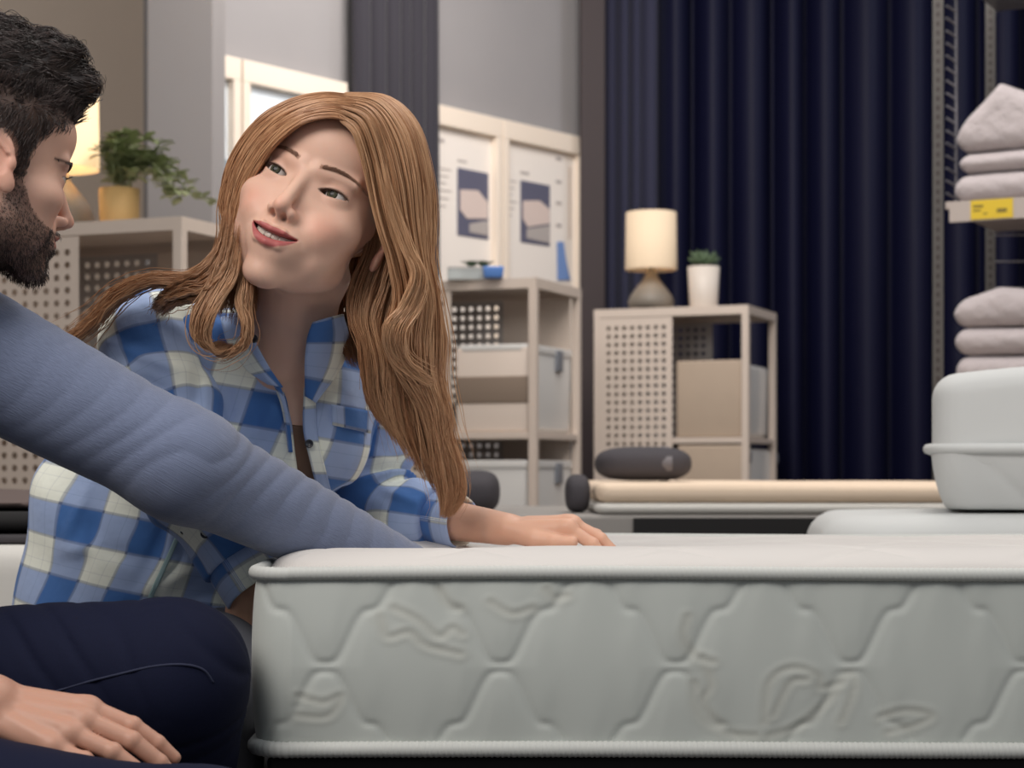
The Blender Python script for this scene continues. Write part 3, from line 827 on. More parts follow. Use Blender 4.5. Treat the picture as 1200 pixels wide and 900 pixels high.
# ================================================================== the large quilted mattress
M_TICK = mat('mattress_ticking_white', (206, 212, 206), rough=0.62, sheen=0.25, bump=0.10, bscale=900, bdist=0.0006, attr='col')
M_TICKTOP = mat('mattress_top_ticking', (206, 202, 198), rough=0.75, sheen=0.2, bump=0.2, bscale=700, bdist=0.0006)
M_PIPE = mat('mattress_piping', (194, 196, 192), rough=0.7)
MY0 = 1.90; SM = MY0 / FOC
MX0 = P(299, 0, MY0)[0]; MX1 = MX0 + 1.75; MD = 0.97
MZT = CAM_H - (672 - HORIZON) * SM          # upper piping
MZB = CAM_H - (878 - HORIZON) * SM          # lower piping
mat_e = empty('mattress', ((MX0 + MX1) / 2, MY0 + MD / 2, MZB - 0.008), 0,
              'large white quilted mattress in the foreground with roped piping', 'mattress')
MC = np.array([(MX0 + MX1) / 2, MY0 + MD / 2, MZB - 0.008])
RC = 0.035
def perim(n_s):
    """points and outward normals round the rounded rectangle, starting mid back"""
    hx, hy = (MX1 - MX0) / 2, MD / 2
    L1, L2, A = 2 * (hx - RC), 2 * (hy - RC), math.pi / 2 * RC
    T = 2 * L1 + 2 * L2 + 4 * A; s = np.linspace(0, T, n_s, endpoint=False)
    XY = np.zeros((n_s, 2)); NN = np.zeros((n_s, 2))
    segs = [('l', (-hx + RC, -hy), (1, 0), L1, (0, -1)), ('a', (hx - RC, -hy + RC), -90, A), ('l', (hx, -hy + RC), (0, 1), L2, (1, 0)), ('a', (hx - RC, hy - RC), 0, A),
            ('l', (hx - RC, hy), (-1, 0), L1, (0, 1)), ('a', (-hx + RC, hy - RC), 90, A), ('l', (-hx, hy - RC), (0, -1), L2, (-1, 0)), ('a', (-hx + RC, -hy + RC), 180, A)]
    o = 0.0
    for g in segs:
        ln = g[3]; k = (s >= o) & (s < o + ln + 1e-9); u = s[k] - o
        if g[0] == 'l':
            XY[k] = np.array(g[1]) + u[:, None] * np.array(g[2]); NN[k] = g[4]
        else:
            a = np.radians(g[2]) + u / RC; NN[k] = np.column_stack([np.cos(a), np.sin(a)]); XY[k] = np.array(g[1]) + RC * NN[k]
        o += ln
    return s, XY, NN, T
def sst(a, b, x):
    t_ = np.clip((x - a) / (b - a), 0, 1); return t_ * t_ * (3 - 2 * t_)
NS, NZ = 1500, 72
s, XY, NN, T = perim(NS)
H_ = MZT - MZB
zz = np.linspace(0, 1, NZ)
# ogee quilting: nodes 0.172 m apart
PERQ = 205 * SM; node0 = (382 - 600) * SM - (MX0 + RC)      # px of the first node on the front
PERQ = T / round(T / PERQ)
U = (s[:, None] - node0) / PERQ; U = np.abs((U + 0.5) % 1.0 - 0.5) + 0 * zz[None]      # 0 at node .. 0.5 between
ZZ = (zz[None] - 0.47) * H_ + 0 * s[:, None]
def wave_h(u): return 0.004 + H_ * (0.27 * sst(0.035, 0.24, u) + 0.06 * u * 2 + 0.30 * sst(0.27, 0.5, u))
wh = wave_h(U)
slope = np.abs(np.gradient(wave_h(np.linspace(0, .5, 400)), 0.5 / 399 * PERQ))
sl = np.interp(U, np.linspace(0, .5, 400), slope)
dist = np.abs(np.abs(ZZ) - wh) / np.sqrt(1 + sl ** 2)
groove = -0.0020 * np.exp(-(dist / 0.0036) ** 2) + 0.0017 * (1 - np.exp(-(dist / 0.020) ** 2))
edge = np.minimum(zz, 1 - zz)[None] * H_
groove = groove * sst(0.0, 0.012, edge) + 0.006 * np.sin(np.pi * zz)[None] ** 0.6 + 0.0025 * np.sin(s[:, None] * 5.1 + 1) * np.sin(np.pi * zz)[None]
# woven swirl motifs on the front
tone = np.zeros((NS, NZ))
SWIRL = [[(805, 722), (800, 745), (815, 768), (835, 775)], [(822, 770), (832, 800), (822, 825), (845, 850)], [(812, 800), (818, 835), (850, 858), (885, 862)],
         [(895, 845), (900, 800), (925, 782), (955, 790), (962, 805), (985, 800)], [(905, 838), (925, 800), (945, 795)], [(900, 862), (935, 850), (970, 820), (992, 790), (1000, 805), (985, 845)],
         [(1030, 840), (1060, 832), (1090, 838), (1070, 850), (1040, 858)], [(445, 722), (455, 745), (480, 740), (500, 755), (540, 765)], [(462, 712), (490, 725), (515, 745), (530, 735), (542, 742)],
         [(350, 815), (380, 822), (400, 815), (385, 838), (350, 838)], [(515, 690), (525, 705), (540, 712)], [(575, 705), (600, 718), (625, 712)], [(640, 690), (650, 700), (665, 698)]]
fx = MC[0] + XY[:, 0]
front = NN[:, 1] < -0.9
FXp = 600 + fx / SM; FZp = HORIZON - (MZB + zz * H_ - CAM_H) / SM
for sw in SWIRL:
    c = catmull(sw, 40)
    i0 = np.where(front & (FXp > c[:, 0].min() - 25) & (FXp < c[:, 0].max() + 25))[0]
    if len(i0) == 0: continue
    gx = FXp[i0][:, None, None]; gz = FZp[None, :, None]
    d2 = np.sqrt((gx - c[:, 0]) ** 2 + (gz - c[:, 1]) ** 2).min(-1)
    groove[i0] += -0.0006 * np.exp(-(d2 / 2.5) ** 2) + 0.0005 * np.exp(-((d2 - 7) / 3.0) ** 2)
    tone[i0] = np.maximum(tone[i0], np.exp(-(d2 / 8.0) ** 2))
V = np.zeros((NS, NZ, 3))
V[..., 0] = XY[:, 0, None] + NN[:, 0, None] * groove; V[..., 1] = XY[:, 1, None] + NN[:, 1, None] * groove
V[..., 2] = MZB + zz * H_ - MC[2]
ii = np.arange(NS); jj = np.arange(NZ - 1)
a = ii[:, None] * NZ + jj; b = ((ii + 1) % NS)[:, None] * NZ + jj
F = np.stack([a, b, b + 1, a + 1], -1).reshape(-1, 4)
base_c = np.array(lin((186, 191, 186))[:3]); dk = np.array(lin((178, 178, 168))[:3])
cols = base_c + (dk - base_c) * (tone[..., None] * 0.45)
mesh_np('side_panel', V.reshape(-1, 3), F, M_TICK, mat_e, cols=cols.reshape(-1, 3))

# top panel: pillowy rim then a slightly lower field, pressed down where the hands lean
def top_h(x, y):
    """height above the upper piping at world x,y"""
    ex = np.minimum(x - MX0, MX1 - x); ey = np.minimum(y - MY0, MY0 + MD - y)
    k = 0.012
    e = np.clip(np.where((ex < 0.14) & (ey < 0.14), 0.14 - np.sqrt(np.maximum(0.14 - ex, 0) ** 2 + np.maximum(0.14 - ey, 0) ** 2), np.minimum(ex, ey)), 0, None)
    bk = sst(0.25, 0.9, (y - MY0) / MD)
    h = (0.024 - 0.018 * bk) * np.sqrt(np.clip(1 - (1 - np.clip(e / 0.07, 0, 1)) ** 2, 0, 1)) - (0.020 - 0.016 * bk) * sst(0.09, 0.35, e)
    q = np.abs((x * 1 + 0.04) / 0.20 % 1 - 0.5) * 2; r = np.abs((y * 1) / 0.17 % 1 - 0.5) * 2
    qd = np.minimum(np.abs(q + r - 1.0), 1) 
    h = h - 0.003 * np.exp(-(qd / 0.10) ** 2) * sst(0.0, 0.03, e)
    h = h - 0.064 * np.exp(-(((x + 0.090) / 0.150) ** 2 + ((y - 2.14) / 0.10) ** 2) ** 1.3)
    h = h + 0.0015 * np.sin(x * 23 + 1.0) * np.sin(y * 13)
    return h
gx = np.unique(np.concatenate([np.linspace(MX0, MX0 + 0.2, 60), np.linspace(MX0 + 0.2, MX1, 300)]))
gy = np.unique(np.concatenate([np.linspace(MY0, MY0 + 0.12, 45), np.linspace(MY0 + 0.12, MY0 + MD, 130)]))
GX, GY = np.meshgrid(gx, gy, indexing='ij')
# round the plan corners
hx, hy = (MX1 - MX0) / 2, MD / 2
LX, LYg = GX - MC[0], GY - MC[1]
cx = np.clip(np.abs(LX) - (hx - RC), 0, None); cy = np.clip(np.abs(LYg) - (hy - RC), 0, None)
m_ = np.maximum(cx, cy); l_ = np.sqrt(cx ** 2 + cy ** 2); kf = np.where(l_ > 1e-9, m_ / np.maximum(l_, 1e-9), 1)
LX2 = np.where((cx > 0) & (cy > 0), np.sign(LX) * (hx - RC + cx * kf), LX); LY2 = np.where((cx > 0) & (cy > 0), np.sign(LYg) * (hy - RC + cy * kf), LYg)
V = np.stack([LX2, LY2, MZT - MC[2] + top_h(GX, GY)], -1)
nx_, ny_ = GX.shape
a = np.arange(nx_ - 1)[:, None] * ny_ + np.arange(ny_ - 1)
F = np.stack([a, a + ny_, a + ny_ + 1, a + 1], -1).reshape(-1, 4)
mesh_np('top_panel', V.reshape(-1, 3), F, M_TICKTOP, mat_e)
Vb = V.copy(); Vb[..., 2] = MZB - MC[2]
mesh_np('bottom_panel', Vb.reshape(-1, 3), F[:, ::-1], M_TICKTOP, mat_e)
def rope(z, r, name, wob):
    n_s = 2600; n_c = 14
    s, XY, NN, T = perim(n_s)
    turns = round(T / 0.0055)
    th = np.linspace(0, 2 * np.pi, n_c, endpoint=False)
    rr = r * (1 + 0.07 * np.sin(turns * 2 * np.pi * s[:, None] / T + th[None] * 1.0))
    V = np.zeros((n_s, n_c, 3)); off = 0.004 + rr * np.cos(th)
    V[..., 0] = XY[:, 0, None] + NN[:, 0, None] * off; V[..., 1] = XY[:, 1, None] + NN[:, 1, None] * off
    V[..., 2] = z + wob * np.sin(s * 6.5)[:, None] + rr * np.sin(th) * 1.0
    a = np.arange(n_s)[:, None] * n_c + np.arange(n_c); b = ((np.arange(n_s) + 1) % n_s)[:, None] * n_c + np.arange(n_c)
    a1 = np.arange(n_s)[:, None] * n_c + (np.arange(n_c) + 1) % n_c; b1 = ((np.arange(n_s) + 1) % n_s)[:, None] * n_c + (np.arange(n_c) + 1) % n_c
    F = np.stack([a, b, b1, a1], -1).reshape(-1, 4)
    return mesh_np(name, V.reshape(-1, 3), F, M_PIPE, mat_e)
rope(MZT - MC[2], 0.0068, 'upper_piping', 0.0012)
rope(MZB - MC[2], 0.0080, 'lower_piping', 0.0008)
# black bed base below
t = empty('bed_base', ((MX0 + MX1) / 2, MY0 + MD / 2, 0), 0, 'black bed base under the quilted foreground mattress', 'bed')
MB().box(-(MX1 - MX0) / 2 + 0.01, (MX1 - MX0) / 2 - 0.01, -MD / 2 + 0.01, MD / 2 - 0.01, 0.10, MZB - 0.0085).build('platform', M_BLACK, t, bevel=0.006)
for lx in (-hx + 0.06, hx - 0.12):
    for ly in (-hy + 0.05, hy - 0.11): MB().box(lx, lx + 0.06, ly, ly + 0.06, 0, 0.10).build('leg', M_BLACK, t)
# ================================================================== people: shared builders
def skin_mat(name, attr='col'):
    m = mat(name, (205, 165, 145), rough=0.48, sss=0.12, spec=0.35, attr=attr, bump=0.06, bscale=900, bdist=0.0004)
    return m
M_SKIN = skin_mat('skin')
def look_mat(front, roll, pitch=0.0):
    """columns: right hand side of the person, front, up, in world space; roll tilts the crown towards +X"""
    f = np.array(front, dtype=float); f /= np.linalg.norm(f)
    up = np.array([0, 0, 1.0]); r = np.cross(f, up); r /= np.linalg.norm(r); u = np.cross(r, f)
    M = np.column_stack([r, f, u])
    return np.array(Matrix.Rotation(roll, 3, 'Y')) @ M
def head_field(q, g):
    """q: points in mm, x to the person's right, y forward, z up, origin between the ears at eye height"""
    qa = q.copy(); qa[:, 0] = np.abs(qa[:, 0])
    w = g.get('w', 1.0)
    d = ell(q, (0, -6, 36), (71 * w, 90, 76))
    d = smin(d, ell(q, (0, 30, -20), (57 * w, 57, 76)), 20)
    d = smin(d, cap(qa, (g['jaw'], 16, -62), (g.get('chx', 12), g.get('chiny', 72) - 5, -93), 13, g.get('chx', 12)), 22)
    d = smin(d, ell(q, (0, g.get('chiny', 78), -96 - g['chin']), (g.get('chx', 12) + 3.5, 14, 12)), 14)
    d = smin(d, ell(qa, (43 * w, 54, -26), (19, 21, 16)), 22)
    d = smin(d, ell(qa, (34, 50, -58), (17, 20, 20)), 20)
    if g.get('smile'): d = smin(d, ell(qa, (31, 71, -42), (14, 13, 14)), 12)
    d = smin(d, ell(q, (0, 50, 44), (52, 42, 36)), 16)
    d = smin(d, ell(q, (0, 76, -62), (27, 19, 24)), 14)
    d = smax(d, -ell(qa, (31, 98, -3), (17, 15, 11.5)), 11)
    d = smin(d, cap(qa, (9, 82, 13), (43, 70, 17), g['brow'], g['brow'] * .9), 9)
    n = g['nose']
    nose = cap(q, (0, 84, 5), (0, 101 + n, -31), 5.2, 7.0)
    nose = smin(nose, ell(q, (0, 104 + n, -35.5), (6.8, 7.6, 6.8)), 5)
    nose = smin(nose, ell(qa, (g.get('ala', 9.6), 94 + n * .5, -38.5), (5.4, 8, 5.6)), 5)
    nose = smin(nose, cap(q, (0, 100 + n, -42), (0, 90, -47), 3.6, 3.5), 4)
    d = smin(d, nose, 8)
    d = smax(d, -ell(qa - np.array([0, 0, 0], dtype=np.float32), (5.6, 98.5 + n * .7, -44.6), (3.1, 5.2, 4.0)), 2.0)
    # naso-labial softness and chin dip
    d = smax(d, -cap(qa, (19, 93, -44), (33, 84, -62), 1.0, 0.8), 6)
    d = smax(d, -ell(q, (0, 101, -81), (14, 6, 4)), 8)
    # eyes: lids round the ball, then the opening
    ex, ey, ez = 31.0, 66.5, -1.0
    lid = ell(qa, (ex, ey, ez), (14.7, 14.5, 14.3))
    d = smin(d, lid, 5)
    d = smax(d, -chain(qa, [(26, 84.0, 9.0), (34, 83.2, 9.4), (44, 76, 7.0)], [0.4, 0.7, 0.4]), 3.0)
    u = (qa[:, 0] - 31.2) / 13.3
    zm = ez - 0.8 + 1.0 * (u + 0.2) * 1.6
    cc = np.clip(1 - u * u, 0, 1)
    up = zm + g['lid_up'] * cc ** 0.75; lo = zm - g['lid_lo'] * cc ** 0.9
    al = np.maximum(np.maximum(q[:, 2] - up, lo - q[:, 2]), (np.abs(u) - 1) * 15)
    al = np.maximum(al, ey + 3 - q[:, 1])
    d = smax(d, -al, 0.9)
    # mouth
    m0 = -60.5; wd_ = g['mouth']; cu = g['curve']
    def lip(y0, z0, y1, z1, y2, z2, r0, r1, r2):
        return chain(qa, [(0, y0, z0), (wd_ * .45, y1, z1), (wd_, y2, z2)], [r0, r1, r2], 2)
    ul = lip(96.2, m0 + 2.6, 93.4, m0 + 4.0, 80.5, m0 + cu, 3.1, 3.1, 1.4)
    ll = lip(94.0, m0 - 7.8 - g['open'], 90.8, m0 - 6.4 - g['open'], 79.8, m0 + cu - .8, 4.2, 3.8, 1.4)
    d = smin(d, smin(ul, ll, 1.0), 2.6)
    v = qa[:, 0] / (wd_ - 1.0)
    zc = m0 + cu * v * v - (g['open'] + 2.2) * (1 - v * v) * 0.62
    hh = (0.35 + g['open'] * 0.95) * np.clip(1 - v * v, 0, 1) ** 0.7
    mo = np.maximum(np.maximum(np.abs(q[:, 2] - zc) - hh, (v - 1) * 20), 74 - q[:, 1])
    mo = np.maximum(mo, q[:, 1] - 120)
    d = smax(d, -mo, 1.2)
    # ears
    er = qa - np.array([70 * w, -6, -6], dtype=np.float32)
    er2 = er @ np.array(Matrix.Rotation(math.radians(-22), 3, 'Z') @ Matrix.Rotation(math.radians(10), 3, 'X'), dtype=np.float32)
    ear = ell(er2, (2, -4, 2), (4.2, 16, 27)); ear = smin(ear, ell(er2, (1, 4, -24), (4.2, 8, 10)), 6)
    ear = smax(ear, -ell(er2, (6.5, -3, 4), (4.5, 10, 19)), 3)
    ear = smin(ear, chain(er2, [(4, 4, 6), (5, -8, 24), (4.5, -17, 12), (3.5, -15, -6)], [2.0, 2.4, 2.6, 2.0], 1), 2.5)
    ear = smin(ear, ell(er2, (2.5, 9, -4), (3.2, 4, 6)), 3)
    d = smin(d, ear, 4)
    return d
def head_colour(q, g, base, lipc, blush, brow_c, stub=None):
    """natural skin colouring plus painted nostril shade, q in mm"""
    n = len(q); c = np.tile(np.array(base, dtype=np.float64), (n, 1)); x = q[:, 0]; ax = np.abs(x); y = q[:, 1]; z = q[:, 2]
    def mixc(k, col):
        nonlocal c; c = c + (np.array(col) - c) * np.clip(k, 0, 1)[:, None]
    mixc(0.45 * np.exp(-((ax - 40) / 17) ** 2 - ((z + 36) / 15) ** 2) * (y > 30), blush)
    mixc(0.35 * np.exp(-(ax / 11) ** 2 - ((z + 36) / 8) ** 2) * (y > 85), blush)
    mixc(0.5 * np.exp(-((ax - 74) / 10) ** 2 - ((z + 12) / 30) ** 2) * (np.abs(y + 5) < 30), blush)
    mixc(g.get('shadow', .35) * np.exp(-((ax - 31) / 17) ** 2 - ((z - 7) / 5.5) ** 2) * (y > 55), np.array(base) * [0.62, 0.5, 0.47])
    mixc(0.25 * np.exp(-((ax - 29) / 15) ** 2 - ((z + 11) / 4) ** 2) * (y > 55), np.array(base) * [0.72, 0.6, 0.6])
    if stub is not None:
        k = stub(q); mixc(k, brow_c)
    m0 = -60.5; wd_ = g['mouth']; cu = g['curve']; v = np.clip(ax / wd_, 0, 1.2)
    zc = m0 + cu * v * v - (g['open'] + 2.2) * (1 - v * v) * 0.62
    upz = m0 + cu * v ** 2 + (5.0 - 1.2 * np.exp(-(ax / 3.5) ** 2)) * np.clip(1 - v ** 1.6, 0, 1) + 0.6
    loz = m0 + cu * v ** 2 - (11.3 + g['open']) * np.clip(1 - v ** 2.2, 0, 1) - 0.4
    k = np.clip((upz - z) / 1.1 + .5, 0, 1) * np.clip((z - loz) / 1.6 + .5, 0, 1) * np.clip((1.0 - v) / 0.07, 0, 1) * (y > 72) * (z > -90)
    mixc(k * 0.9, lipc)
    inner = (np.abs(z - zc) < 0.9 + (0.35 + g['open'] * 0.95) * np.clip(1 - v * v, 0, 1) ** 0.7) & (y < 90 - 9 * v * v) & (ax < wd_ - 2) & (y > 55)
    mixc(inner * 0.8, (0.12, 0.02, 0.02))
    mixc(0.85 * np.exp(-((ax - 5.6) / 2.4) ** 2 - ((z + 44.8) / 2.1) ** 2) * (y > 84), (0.10, 0.035, 0.03))  # nostril shade painted into the skin colour
    # brow paint under the brow hairs
    bt = np.clip((ax - 12) / 40, 0, 1); bz = g['browz'] + 6.5 * np.sin(bt * 2.3) - 3.5 * bt; bw_ = 2.7 * (1 - bt * 0.7)
    k = np.exp(-(np.maximum(np.abs(z - bz) - bw_ * .5, 0) / 1.1) ** 2) * (ax > 11) * (ax < 53) * (y > 50)
    mixc(k * g.get('browk', 0.75), brow_c)
    # lash line
    u = (ax - 31.2) / 13.3; zm = -1.8 + 1.6 * (u + 0.2); cc = np.clip(1 - u * u, 0, 1); up = zm + g['lid_up'] * cc ** 0.75
    k = np.exp(-((z - up - 0.5) / 1.0) ** 2) * (np.abs(u) < 1.05) * (y > 68)
    mixc(k * g.get('liner', 0.8), (0.03, 0.02, 0.02))
    lo = zm - g['lid_lo'] * cc ** .9
    k = np.exp(-((z - lo + 0.3) / 0.8) ** 2) * (np.abs(u) < 1.0) * (y > 68)
    mixc(k * g.get('liner', 0.8) * 0.5, (0.10, 0.06, 0.05))
    return c
def eyeball(parent, R, O, side, gaze, iris):
    """one eye: white, iris and pupil on a finely divided ball"""
    c = O + R @ (np.array([side * 31.0, 66.5, -1.0]) / 1000.0)
    n, m = 48, 64; V = []; C = []
    gz = np.array(gaze, dtype=float); gz /= np.linalg.norm(gz)
    a1 = np.cross(gz, [0, 0, 1.0]); a1 /= np.linalg.norm(a1); a2 = np.cross(a1, gz)
    th = np.concatenate([np.linspace(0, 0.62, 30), np.linspace(0.68, math.pi, 18)])
    T, Pp = np.meshgrid(th, np.linspace(0, 2 * np.pi, m, endpoint=False), indexing='ij')
    r = 0.0130 + 0.0007 * np.exp(-(T / 0.42) ** 4)
    V = c + r[..., None] * (np.cos(T)[..., None] * gz + np.sin(T)[..., None] * (np.cos(Pp)[..., None] * a1 + np.sin(Pp)[..., None] * a2))
    C = np.tile(np.array([0.62, 0.57, 0.54]), T.shape + (1,))
    ir = np.array(iris); k = (T < 0.50)
    rad = 0.75 + 0.35 * np.sin(Pp * 23) * np.sin(Pp * 9 + 1)
    C[k] = (ir * rad[..., None])[k]; C[(T > 0.42) & (T < 0.50)] = ir * 0.3; C[T < 0.20] = 0.004
    k2 = np.exp(-((T - 0.27) / 0.05) ** 2)[..., None] * (T > 0.2)[..., None]; C = C + (ir * 1.3 - C) * k2 * 0.3
    nn = len(th); i = np.arange(nn - 1)[:, None] * m; j = np.arange(m)
    F = np.stack([i + j, i + (j + 1) % m, i + m + (j + 1) % m, i + m + j], -1).reshape(-1, 4)
    return mesh_np('eye', V.reshape(-1, 3), F, M_EYE, parent, cols=C.reshape(-1, 3))
M_EYE = mat('eye_wet', (230, 225, 220), rough=0.22, attr='col', spec=0.22)
M_TEETH = mat('teeth_enamel', (226, 214, 200), rough=0.25)
def teeth(parent, R, O, g):
    n = 90; xs = np.linspace(-21, 21, n); V = []
    zs = np.linspace(0, 1, 8)
    yc = 88.5 - 9.5 * (np.abs(xs) / 21) ** 2.1
    tw = 7.4; ph = np.abs(((xs / tw) + 0.0) % 1.0); gap = np.minimum(ph, 1 - ph)
    yc = yc - 0.9 * np.exp(-(gap / 0.07) ** 2)
    for z in zs:
        bot = -65.8 + 2.2 * (xs / 21) ** 2 + 0.7 * np.exp(-(gap / 0.12) ** 2)
        zz = -55 + (bot + 55) * z
        V.append(np.column_stack([xs, yc - 1.2 * (z > .99), zz]))
    V = np.concatenate(V) / 1000.0
    V = O + V @ R.T
    F = [(i * n + j, i * n + j + 1, (i + 1) * n + j + 1, (i + 1) * n + j) for i in range(7) for j in range(n - 1)]
    o = mesh_np('teeth', V, F, M_TEETH, parent)
    o.modifiers.new('s', 'SOLIDIFY').thickness = 0.002
    return o
def lashes(parent, R, O, g, m, ln=5.2, name='eyelashes'):
    rg = random.Random(3)
    for side in (-1, 1):
        mb = MB()
        for i in range(34):
            u = -0.95 + 1.9 * i / 33; cc = max(0, 1 - u * u)
            x = 31.2 + 13.3 * u; z = -1.8 + 1.6 * (u + .2) + g['lid_up'] * cc ** .75 - 0.3
            y = 66.5 + math.sqrt(max(14.8 ** 2 - (x - 31) ** 2 - (z + 1) ** 2, 60)) 
            y = min(y, 80.5)
            d = Vector((0.30 * u + 0.12, 0.9, 0.15)).normalized()
            L = ln * (0.55 + 0.45 * (u + 1) / 2)
            pts = [Vector((x, y, z)) + d * L * t_ + Vector((0, 0, 0.42 * L * t_ * t_ - 0.10 * L * t_)) for t_ in (0, .4, .75, 1)]
            pts = [O + R @ (np.array((side * p.x, p.y, p.z)) / 1000) for p in pts]
            mb.tube(pts, [0.00022, 0.0002, 0.00012, 0.00004], 4)
        mb.build(name, m, parent)
def strands(name, P0, r0, m, parent, cols, nc=3, taper=(0.15, 0.9, 1.0, 1.0, 1.0, 0.8, 0.2)):
    """P0 (n,k,3) polylines -> one mesh of thin tapering tubes, cols (n,3)"""
    n, k, _ = P0.shape
    T = np.gradient(P0, axis=1); T /= np.linalg.norm(T, axis=2, keepdims=True) + 1e-9
    ref = np.tile(np.array([0.13, 0.98, 0.11]), (n, k, 1))
    A = np.cross(T, ref); A /= np.linalg.norm(A, axis=2, keepdims=True) + 1e-9
    B = np.cross(T, A)
    tp = np.interp(np.linspace(0, 1, k), np.linspace(0, 1, len(taper)), taper)
    r0 = np.asarray(r0) if np.ndim(r0) else np.full(n, r0)
    rr = (r0[:, None] * tp[None])[..., None]
    V = np.stack([P0 + rr * (math.cos(a) * A + math.sin(a) * B) for a in [2 * math.pi * i / nc for i in range(nc)]], 2)   # n,k,nc,3
    idx = np.arange(n * k * nc).reshape(n, k, nc)
    a = idx[:, :-1]; b = idx[:, 1:]
    F = np.stack([a, np.roll(a, -1, 2), np.roll(b, -1, 2), b], -1).reshape(-1, 4)
    C = np.repeat(cols, k * nc, axis=0)
    return mesh_np(name, V.reshape(-1, 3), F, m, parent, cols=C)
def hair_mat(name, rough=0.35, spec=0.6):
    m = mat(name, (120, 80, 50), rough=rough, spec=spec, attr='col')
    m.node_tree.nodes['Principled BSDF'].inputs['Anisotropic'].default_value = 0.0
    return m
def hand_field(q, g):
    """left-right symmetric by g['side']; x across (thumb at +x), y towards the fingertips, z back of the hand; mm"""
    q = q.copy(); q[:, 0] *= g.get('side', 1)
    xs = [25, 8.5, -8.5, -24.5]; L = [84, 88, 83, 74]; dz = [-1, 1.5, 0, -4]
    seg = [(41, 25, 19), (45, 29, 20), (41, 27, 19), (32, 20, 17)]; rad = [(9.0, 8.2, 7.2, 5.8), (9.2, 8.4, 7.3, 5.8), (8.7, 7.8, 6.9, 5.5), (7.8, 6.9, 6.0, 4.9)]
    palm = None
    for i in range(4):
        e = cap(q, (xs[i] * .55, -2, 0), (xs[i], L[i] - 6, dz[i]), 13, 10.5)
        palm = e if palm is None else smin(palm, e, 10)
    palm = smin(palm, cap(q, (0, -18, 0), (0, -2, 0), 17.5, 18.0), 12)
    palm = smax(palm, np.abs(q[:, 2]) - np.interp(q[:, 1], [-60, -25, 0, 40, 90], [19.5, 18.5, 15, 13.5, 11.5]), 6)
    fing = None
    for i in range(4):
        c = np.radians(g['curl'][i]); sp = math.radians(g['spread'][i])
        p = np.array([xs[i], L[i] - 8, dz[i] + 1.0]); pts = [p]; a = 0
        for s_, ca in zip(seg[i], c):
            a += ca; p = p + s_ * g.get('len', 1) * np.array([math.sin(sp) * math.cos(a), math.cos(sp) * math.cos(a), -math.sin(a)]); pts.append(p)
        f_ = chain(q, pts, rad[i], 2)
        f_ = smin(f_, ell(q, pts[0] + np.array([0, 2, 2.0]), (8.0, 9, 8.0)), 5)
        f_ = smin(f_, ell(q, pts[1] + np.array([0, 0, .8]), (7.6, 7, 7.4)), 3)
        fing = f_ if fing is None else smin(fing, f_, 1.2)
    tp = g['thumb']
    th = chain(q, tp, [13, 11, 9, 7.2], 4)
    d = smin(smin(palm, fing, 6), th, 8)
    for i in range(4):      # faint tendons
        d = smin(d, cap(q, (xs[i] * .6, 20, 9), (xs[i], L[i] - 14, dz[i] + 8.0), 2.5, 3.2), 6)
    return d
def place(q, O, R): return ((q - np.asarray(O, dtype=np.float32)) @ np.asarray(R, dtype=np.float32)) * 1000.0

